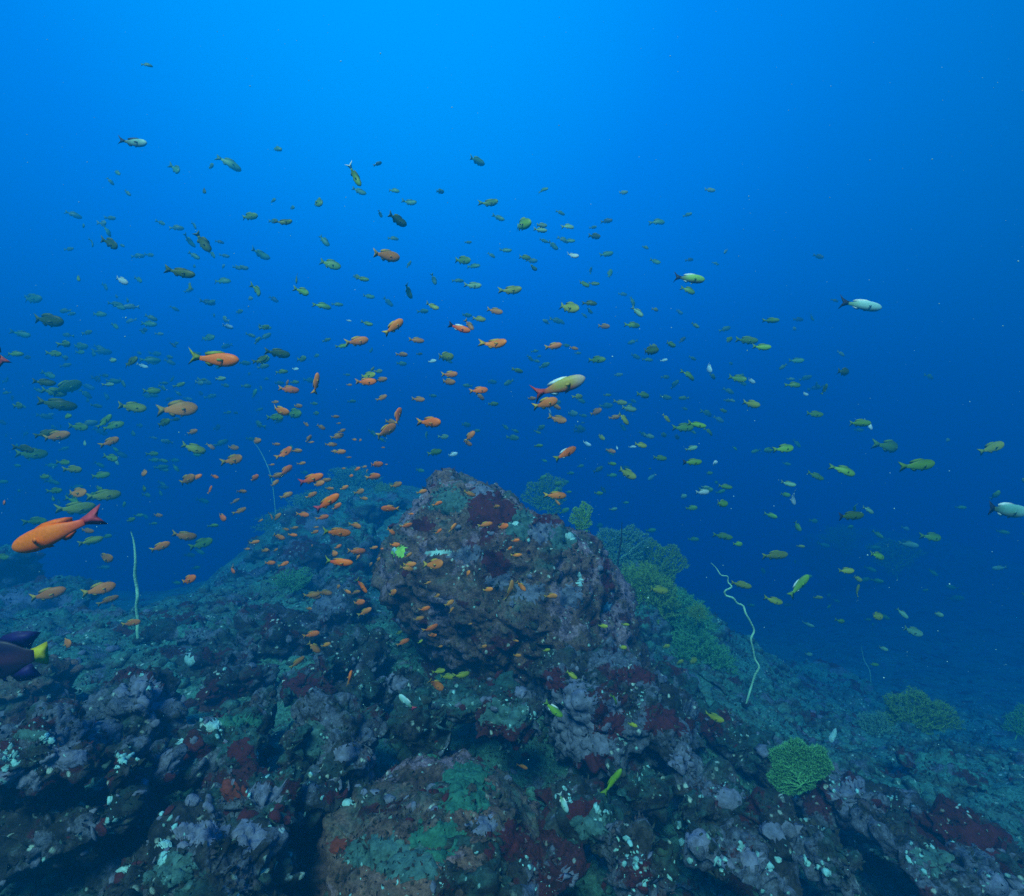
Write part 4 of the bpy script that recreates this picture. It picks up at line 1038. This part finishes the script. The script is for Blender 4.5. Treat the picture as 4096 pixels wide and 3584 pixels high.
# the shoal: crop origin, then (x, y, length, angle, colour) in crop pixels of .2686 picture units
SH = {}
SH[(150, 200)] = '''1500 360 95 -20 f;1150 465 130 -30 f;1010 493 70 0 f;310 535 80 -40 f;265 605 50 -60 f;760 520 110 -40 f;955 670 80 -45 d;1470 748 70 -10 f;1615 800 60 -20 f;1800 755 130 -35 v;
1295 865 130 5 v;1560 912 120 8 d;270 880 70 0 f;245 975 80 -80 f;265 1065 150 -28 d;890 935 70 -55 f;955 1060 150 -55 d;1025 1150 80 -45 f;890 1160 90 -30 f;850 1050 90 -50 f;1855 1045 110 -50 f;
1380 1150 110 -15 f;1210 1250 60 -20 f;1900 1220 150 -15 v;535 -265 60 0 f'''
SH[(650, 200)] = '''395 475 60 40 d;1130 452 110 0 f;255 680 100 -15 f;515 672 80 -10 f;855 680 60 20 f;632 765 100 0 f;410 848 50 -60 f;537 890 125 -20 d;510 1028 65 0 f;1228 768 120 -3 v;1295 878 90 -25 f;
455 1158 175 3 a;1065 1060 55 10 f;1022 1192 130 -12 v;1105 1235 100 0 f;1345 1120 90 0 f;625 1225 60 60 f;1240 1155 60 -30 f;1620 668 80 0 f'''
SH[(1000, 350)] = '''155 365 150 -15 g;310 375 80 0 p;300 410 100 -5 p;510 380 85 5 p;695 390 45 0 f;705 455 80 -20 d;450 280 70 -15 f;520 490 80 0 f;395 525 90 -35 f;540 603 95 8 w;185 612 85 -8 v;240 690 75 0 v;
1175 345 110 0 f;790 590 110 15 f;675 712 50 80 f;815 737 80 65 f;1155 645 80 -15 f;325 490 70 -10 f'''
SH[(0, 550)] = '''580 20 80 -45 v;905 40 110 -25 w;1035 35 80 -30 f;1410 80 90 -50 v;1655 40 110 0 f;1920 115 110 -55 v;860 155 60 -30 f;945 185 70 -30 f;860 215 80 0 f;900 240 90 -10 f;240 175 150 0 f;355 335 220 -5 d;
1300 250 50 -30 f;1105 362 115 -5 f;860 380 80 -30 f;740 290 80 0 f;530 290 70 10 f;165 440 110 -10 f;495 512 100 -5 v;590 530 120 0 f;600 575 80 0 f;405 585 120 -5 v;110 585 90 0 v;830 635 80 3 p;970 645 140 20 d;
1120 630 100 0 f;1065 678 70 -15 w;1255 610 70 -10 f;1545 465 120 0 f;1695 383 60 -10 w;1975 390 80 0 f;1950 630 110 30 d;480 610 70 -20 f;330 800 100 0 d;370 745 100 -20 f;490 835 150 35 v;400 870 130 -10 v;
780 750 60 0 f;815 815 80 0 p;840 790 90 0 f;1340 818 80 25 v;1130 862 95 5 v;1640 772 85 5 p;1220 805 50 0 f;1680 822 60 -10 f;1835 825 50 0 f;1890 885 90 40 f;420 962 190 -8 d;140 972 100 0 v;720 975 60 -10 v;
985 983 130 -5 y;490 1050 110 0 v;1320 993 210 5 a;1310 955 90 0 v;1215 1100 120 20 d;1310 1075 60 10 d;780 1090 130 50 v;840 1120 120 20 v;340 1180 120 20 d;415 1200 190 12 a;590 1130 130 -5 v;825 1240 120 25 a;
190 1290 130 -15 d;230 1330 150 0 v;120 1270 70 0 f;625 1245 70 -40 p;830 1360 120 -10 v;865 1390 60 -60 p;1140 1330 80 0 v;1145 1378 90 0 f;1200 1430 80 5 f;1440 1290 140 -20 y;1430 1170 90 20 a;1490 1310 110 -5 v;
1570 1275 60 -50 a;1735 1285 90 -3 a;1900 1235 110 5 a;1740 1375 150 15 a;1890 1515 95 35 o;1390 1525 150 25 a;1465 1505 70 30 o;1600 1500 50 -30 o;1800 1610 60 -10 a;1565 1600 70 60 o;1750 1685 60 35 a;
1790 1755 100 25 a;1065 1475 100 5 a;745 1490 110 8 v;545 1445 130 -2 y;480 1395 90 0 v;320 1500 90 0 v;120 1420 70 0 f;1065 1590 90 0 v;400 1540 90 -20 f;410 1605 120 5 v;570 1620 160 3 a;730 1590 100 0 v;
770 1640 160 5 y;390 1665 90 -5 v;560 1680 110 -10 v;560 1740 180 8 y;30 1695 80 5 o;15 1540 60 0 f;135 1610 60 15 f;690 1650 120 25 v'''
SH[(500, 550)] = '''345 25 90 -70 v;395 122 110 -25 g;840 30 90 -5 v;790 10 70 -20 v;1175 120 95 -60 v;885 160 80 0 f;540 225 100 -12 v;650 218 80 0 f;1360 235 95 -15 y;1290 270 80 0 f;1070 385 165 45 A;875 363 85 -10 v;735 340 40 -10 w;
1660 78 125 -5 p;1550 40 80 0 f;1370 35 80 -70 f;1945 115 150 3 y;1825 268 115 -15 a;1705 325 100 -10 y;1635 375 90 -50 a;1615 300 70 0 f;115 390 80 5 v;55 485 60 60 v;795 495 160 15 A;690 530 90 15 v;1240 485 105 -3 a;
1825 515 165 3 A;205 580 160 -8 d;90 635 110 25 v;390 625 80 5 v;490 600 60 0 f;1135 592 80 -5 a;1265 588 40 0 d;1355 640 65 5 w;1450 607 120 8 y;1130 660 70 0 f;235 718 80 3 v;340 700 50 0 w;910 705 50 60 y;
960 717 60 0 y;875 747 130 3 y;865 795 140 5 o;975 780 95 10 a;1490 740 110 3 A;1475 795 110 -5 a;1990 712 75 -10 v;290 852 120 -5 o;275 810 60 60 a;120 775 50 0 f;330 797 70 0 v;740 818 40 0 a;980 915 85 25 a;
1255 925 95 -5 a;1360 900 60 0 f;1705 857 125 5 o;1715 905 70 -40 a;1810 960 80 3 v;220 1010 160 -10 A;320 1030 160 -3 v;190 1060 120 0 v;185 945 60 0 a;355 975 70 0 a;475 957 65 -5 v;490 1030 60 0 v;760 940 60 0 f;
1095 1050 130 70 o;1050 1095 80 -10 a;1010 1160 150 35 A;1340 1095 170 -3 o;635 1055 55 3 a;420 1112 50 -30 a;530 1132 60 -30 a;660 1105 30 10 a;685 1160 50 30 a;650 1200 80 20 a;435 1220 60 60 a;455 1245 40 10 a;
775 1225 40 -5 a;815 1230 40 5 a;1635 1200 100 45 A;1620 1250 70 -30 a;1445 1205 70 5 p;1310 1200 70 80 f;1370 1320 110 12 v;1510 1337 70 15 w;1685 1160 60 10 f;605 1262 70 0 a;625 1312 45 5 a;670 1317 75 5 A;
735 1358 35 0 a;260 1325 130 40 o;350 1308 80 0 a;195 1260 55 0 a;165 1412 40 10 a;390 1402 60 10 a;265 1455 95 45 o;205 1495 80 20 a;505 1555 110 15 A;560 1530 80 10 a;940 1410 85 5 o;795 1445 60 20 o;850 1428 40 10 a;
695 1440 35 0 a;750 1495 45 10 o;920 1500 110 10 o;870 1460 30 70 a;455 1640 85 30 A;590 1590 70 0 a;700 1585 70 25 A;820 1612 75 20 a;850 1663 60 -5 a;1090 1562 90 20 a;1280 1612 75 15 A;645 1725 80 40 o;
270 1640 80 25 a;185 1550 60 50 a;1045 1738 -130 0 o;1400 1700 70 20 o;1635 1630 90 -20 a;1830 1725 60 -3 a;990 1285 30 0 a;1015 1410 20 0 a'''
SH[(1000, 550)] = '''700 65 80 -3 v;625 68 90 0 v;1405 110 105 -25 v;510 238 150 -25 y;670 207 105 -5 d;1025 275 100 -50 p;990 195 80 -82 f;1160 257 45 -5 a;985 370 110 -8 v;775 382 75 -10 a;1455 375 60 -40 v;400 530 115 10 A;550 545 65 -10 a;
490 525 60 0 v;285 605 40 0 f;715 628 130 -5 v;1110 565 160 12 d;1145 530 60 0 a;1270 515 90 -15 v;1700 485 80 35 v;1835 485 145 -8 v;1950 537 105 -5 g;1435 620 60 -20 f;1410 745 110 -35 v;1550 690 80 -75 w;1585 755 60 -30 v;
1770 770 100 -15 v;1870 790 80 -15 w;1220 635 50 10 w;1100 630 80 -5 f;135 712 75 -10 v;340 955 180 18 A;420 980 70 -30 a;235 920 60 0 a;435 1075 110 -15 a;375 1020 50 -70 w;585 903 65 5 y;800 893 60 0 v;1070 893 100 -5 v;
710 1020 85 25 a;900 950 80 -10 a;960 995 110 -10 p;850 1060 80 10 a;925 1070 110 -50 a;615 1100 30 0 v;1240 1065 80 -50 a;1365 1135 160 3 v;1560 1165 80 -45 v;1440 1170 40 -30 v;1660 1010 70 -10 v;1695 935 50 -5 v;
1870 960 110 -15 a;750 1205 65 -40 y;280 1170 50 -20 v;1110 1200 70 -15 p;1215 1190 65 -5 v;640 1258 70 -20 w;1050 1265 90 -12 y;825 1310 65 -15 a;830 1405 75 -5 v;870 1285 30 -70 w;985 1280 50 0 w;1190 1362 100 -5 v;
945 1475 125 -30 y;1425 1290 90 15 p;1590 1400 80 5 w;1555 1475 60 0 v;285 1270 70 0 v;1115 1442 30 0 v;525 1475 50 5 f;835 1490 70 0 f;1675 1575 105 -8 g;1510 1618 100 3 w;1530 1580 60 0 p;1650 1700 120 -8 g;
1425 1735 80 10 v;845 1745 65 5 p;735 1625 65 -3 v;415 1640 155 -3 A;425 1690 60 -45 a;510 1615 50 0 v;420 1555 70 5 v;935 1695 50 0 f'''
SH[(1500, 550)] = '''155 338 105 -3 v;345 637 90 0 f;700 720 110 3 d;325 815 105 -5 v;557 850 75 85 v;405 887 70 -8 w;480 1035 120 -5 v;810 1100 150 -3 g;890 1115 90 -55 w;1045 1275 190 -5 v;255 1290 140 5 g;1800 1285 160 25 a;
490 1495 120 -25 v;700 1450 170 -25 g;285 1555 90 -10 p;315 1655 130 -65 w;260 1635 80 -10 v;775 1725 80 -55 g;885 1750 100 -30 p;1570 1730 70 0 f;2030 1530 60 20 a;1830 1640 80 60 v'''
SH[(0, 950)] = '''650 415 100 -5 a;275 340 150 0 v;1035 300 60 5 v;970 335 90 20 v;1175 300 70 -5 a;1145 360 50 0 v;800 455 70 10 v;675 490 110 15 y;1370 455 140 -8 a;1500 510 160 20 v;1190 535 130 25 A;1650 315 100 -10 o;1590 375 70 0 v;
775 620 170 8 a;1400 780 150 22 o;1725 708 90 -10 o;1895 500 60 10 A;345 890 200 15 A;735 850 150 12 A;805 930 120 20 a;980 1100 120 8 A;485 1255 160 15 A;1460 690 50 0 f;20 610 100 0 v;1980 565 50 0 a;1840 550 40 0 a'''
SH[(500, 900)] = '''400 480 90 -3 o;545 500 90 15 o;200 500 80 45 a;160 490 60 -70 a;80 525 40 30 a;790 560 85 -15 A;320 632 70 -3 o;215 645 80 -30 A;480 612 60 20 A;30 688 60 15 a;330 580 50 10 a;265 590 40 -20 a;490 575 40 5 a;
655 720 50 30 o;460 720 40 70 a;795 755 110 -5 o;615 772 100 10 A;150 840 65 -5 o;255 848 75 25 o;115 745 60 10 a;190 745 40 30 a;800 800 60 50 A;895 855 50 50 a;920 728 65 15 A;955 820 50 60 a;980 735 30 10 o;
1080 705 75 3 o;1165 565 80 15 o;1200 475 40 0 o;1060 610 60 -60 o;1190 850 95 5 A;1175 880 80 -30 a;1370 850 150 15 A;1180 785 60 40 a;1510 580 80 55 A;1405 605 60 40 o;1750 555 110 10 A;1880 570 90 20 o;
1975 675 65 15 o;1985 785 80 5 A;1930 735 50 40 o;1615 925 75 50 A;1325 990 50 20 a;1060 1065 85 40 A;1395 1085 50 40 a;720 1055 80 0 A;785 1060 70 10 a;650 1020 60 30 a;560 1060 100 -10 a;460 1080 110 5 a;
490 1100 60 0 a;810 1135 100 15 o;855 1205 110 30 A;440 1180 50 0 a;1300 1185 80 15 o;1485 1140 65 25 a;1500 1190 50 45 a;1255 1255 75 3 a;1770 1040 80 15 A;1350 1330 90 20 o;1355 1380 75 15 o;1140 1430 100 25 o;
460 1370 110 10 o;480 1470 110 -50 a;565 1450 70 20 a;350 1580 100 35 a;1270 1425 40 40 y;1735 1470 70 40 a;1110 1360 60 30 y;1415 1465 40 20 a;1410 1645 90 15 y;1475 1685 105 -5 y;1580 1680 100 5 y;1385 1740 150 -45 A;
750 1700 140 75 o;1990 1530 60 0 a;1980 1420 40 0 a;1940 1050 150 80 a;2020 1010 100 -50 A;1640 1295 30 0 a'''
SH[(950, 900)] = '''570 1085 80 10 a;950 1310 70 5 y;1120 1300 60 -5 a;1365 1040 160 -12 A;1845 640 120 -8 v;1960 700 80 -5 g;1420 1460 70 0 a;1520 1580 80 -5 o;1620 1570 90 -5 o;1980 1000 140 -12 a;720 1675 90 -30 y;1100 1470 70 -10 a;530 1490 60 0 y'''
SH[(1500, 950)] = '''155 300 70 -20 g;740 385 70 0 f;1360 460 140 -8 v;955 600 130 -20 g;1015 525 60 -20 p;180 595 190 3 a;375 530 60 -5 o;180 935 130 -15 y;715 712 100 5 y;800 770 80 -30 a;795 865 110 40 a;505 910 60 0 a;940 1050 130 -10 y;
1210 1160 120 -20 p;1135 1030 80 -50 p;1400 1035 80 -20 p;990 1290 70 -20 p;920 1410 70 0 v;440 1335 60 -10 p;430 1115 70 -10 p;680 1090 80 -15 v;350 380 70 -70 v'''
SH[(1000, 1312)] = '''985 510 80 -20 a;1590 455 120 -5 a;860 320 100 -80 v;165 820 80 -15 a'''
allf = []
for (ox, oy), t in SH.items():
    for e_ in t.replace('\n', '').split(';'):
        x, y, ln, ang, c = e_.split()
        left = ln.startswith('-'); ln = abs(float(ln))
        allf.append([ox + float(x) * .2686, oy + float(y) * .2686, ln * .2686 * 1.04, float(ang), c, left])
allf.sort(key=lambda q: -q[2])
KEEP = 300 - len(HERO) - 1
MARK = [((893, 950), "the huge boulder's peak"), ((1160, 1062), "the boulder's right shoulder"), ((760, 1130), "the boulder's left flank"), ((1010, 1170), "the boulder's face centre"),
        ((1119, 772), 'the red-tailed yellow fish'), ((1724, 609), 'the white black-tailed fish'), ((107, 1064), 'the largest orange fish'), ((270, 1180), 'the straight whip coral'),
        ((1480, 1230), 'the wriggly whip coral'), ((1595, 1540), 'the round green fan'), ((268, 285), 'the lone green-cyan fish'), ((1380, 556), 'the white-backed green fish'),
        ((2010, 1019), 'the cyan dark-tailed fish'), ((632, 767), 'the upright pale-orange fish'), ((432, 718), 'the green-tailed orange fish'), ((919, 656), 'the blue-tailed orange fish'),
        ((362, 545), 'the large dark-olive fish'), ((1836, 930), 'the largest olive fish'), ((1596, 1171), 'the leaning green fish'), ((653, 1005), 'the glowing orange fish'),
        ((677, 1124), 'the redder level fish'), ((711, 353), 'the white-tailed diving fish'), ((1130, 907), 'the white-finned orange fish'), ((1393, 849), 'the overlapping green fish'),
        ((30, 700), 'the cut-off red-tailed fish'), ((535, 950), 'the faint thin whip'), ((60, 1314), 'the yellow-tailed purple fish'), ((1164, 1036), 'the yellow-green feathery fan')]
ORD = ['closest', 'second closest', 'third closest', 'fourth closest', 'fifth closest', 'sixth closest', 'seventh closest', 'eighth closest', 'ninth closest', 'tenth closest']
rf = random.Random(3)
extra, LAB = [], {}
for i, (px, py, ln, ang, c, left) in enumerate(allf):
    if c in 'aAo' and px > 1240:
        c = 'y'
    lo, hi = RANGE[c]
    if c in 'aA' and not 480 < px < 1160:
        lo, hi = lo * 1.45, hi * 1.4
    d = min(max(rf.uniform(.09, .125) * F / ln, lo), hi)
    if py < 896:
        d = min(d, 3.35 / ((896 - py) / F))
    d = min(d, .90 * clear_distance(px, py, ln * .5))
    yaw = math.radians(rf.uniform(-42, 42)); bi = rf.randrange(4)
    m = pose(px, py, ln, ang, d, left, yaw, math.radians(rf.uniform(-18, 18))) @ Matrix.Diagonal((1, rf.uniform(.85, 1.2), rf.uniform(.88, 1.16), 1))
    if i >= KEEP:
        extra.append((m, bi, c)); continue
    if ln > 33:
        key = (c, bi)
        fins = M['fin_' + c]
        o = place(big_meshes(key, bi, M['fish_' + c], fins, fins, 1.2), m)
    else:
        o = place(small_mesh(c, bi), m)
    size = 'large' if ln > 38 else 'mid-sized' if ln > 24 else 'small'
    tilt = 'standing upright' if ang > 60 else 'diving steeply' if ang < -45 else 'nose up' if ang > 8 else 'nose down' if ang < -8 else 'swimming level'
    (mx, my), nm = min(MARK, key=lambda k: math.hypot(px - k[0][0], py - k[0][1]))
    dx, dy = px - mx, py - my
    dr = ('right of' if dx > 0 else 'left of') if abs(dx) > abs(dy) else ('below' if dy > 0 else 'above')
    LAB.setdefault((size, WORD[c], tilt, dr, nm), []).append((math.hypot(dx, dy), o))
for (size, cw_, tilt, dr, nm), q in LAB.items():
    q.sort(key=lambda z: z[0])
    for k, (_, o) in enumerate(q):
        how = dr if len(q) == 1 else ORD[k] + ' ' + dr
        tag(o, f'{size} {cw_} fish {tilt}, {how} {nm}', 'fish', 'fish of the loose shoal')
# the smallest and faintest ones beyond
for _ in range(330):
    zone = rf.random()
    if zone < .55:
        px, py = rf.gauss(270, 230), rf.gauss(780, 170)
    elif zone < .9:
        px, py = rf.gauss(1290, 260), rf.gauss(760, 170)
    else:
        px, py = rf.gauss(1760, 130), rf.gauss(1180, 60)
    if not (-20 < px < 2060 and 330 < py < 1260):
        continue
    d = rf.uniform(6.8, 11.)
    if py < 896:
        d = min(d, 3.35 / ((896 - py) / F))
    if d > .9 * clear_distance(px, py, 8):
        continue
    extra.append((pose(px, py, rf.uniform(13, 25), rf.gauss(-8, 22), d, rf.random() < .12, math.radians(rf.uniform(-45, 45))), rf.randrange(4), rf.choice('fffvvvpd')))
V, Fc, mi, k = [], [], [], 0
cols = sorted({c for _, _, c in extra})
for m, bi, c in extra:
    v, f, q = small_data(bi)
    mm = np.array(m); V.append(v @ mm[:3, :3].T + mm[:3, 3]); Fc += [tuple(j + k for j in x) for x in f]; k += len(v)
    mi += [cols.index(c) * 2 + (1 if x else 0) for x in q]
print('fish', len(HERO) + 1, min(KEEP, len(allf)), 'beyond', len(extra))
if extra:
    setting(obj('distant_fish', mesh_of('distant_fish', np.concatenate(V), Fc, [M[a + c] for c in cols for a in ('fish_', 'fin_')], True, mi)), 'stuff')
# ------------------------------------------------------------------ the water itself, one closed box of even haze
hm = bpy.data.materials.new('sea_water'); hm.use_nodes = True
hn, hl = hm.node_tree.nodes, hm.node_tree.links
hn.remove(hn['Principled BSDF'])
pv = hn.new('ShaderNodeVolumePrincipled')
pv.inputs['Color'].default_value = (0.0, .125, .232, 1)
pv.inputs['Absorption Color'].default_value = (0.06, .36, .74, 1)
pv.inputs['Density'].default_value = .32
pv.inputs['Anisotropy'].default_value = .3
hl.new(pv.outputs[0], hn['Material Output'].inputs['Volume'])
_hv = np.array([(x, y, z) for x in (-46, 46) for y in (-16, 46) for z in (-18, 3.6)], float)
_hf = [(0, 1, 3, 2), (4, 6, 7, 5), (0, 4, 5, 1), (2, 3, 7, 6), (0, 2, 6, 4), (1, 5, 7, 3)]
haze = setting(obj('haze', mesh_of('haze', _hv, _hf, hm, smooth=False)), 'stuff')
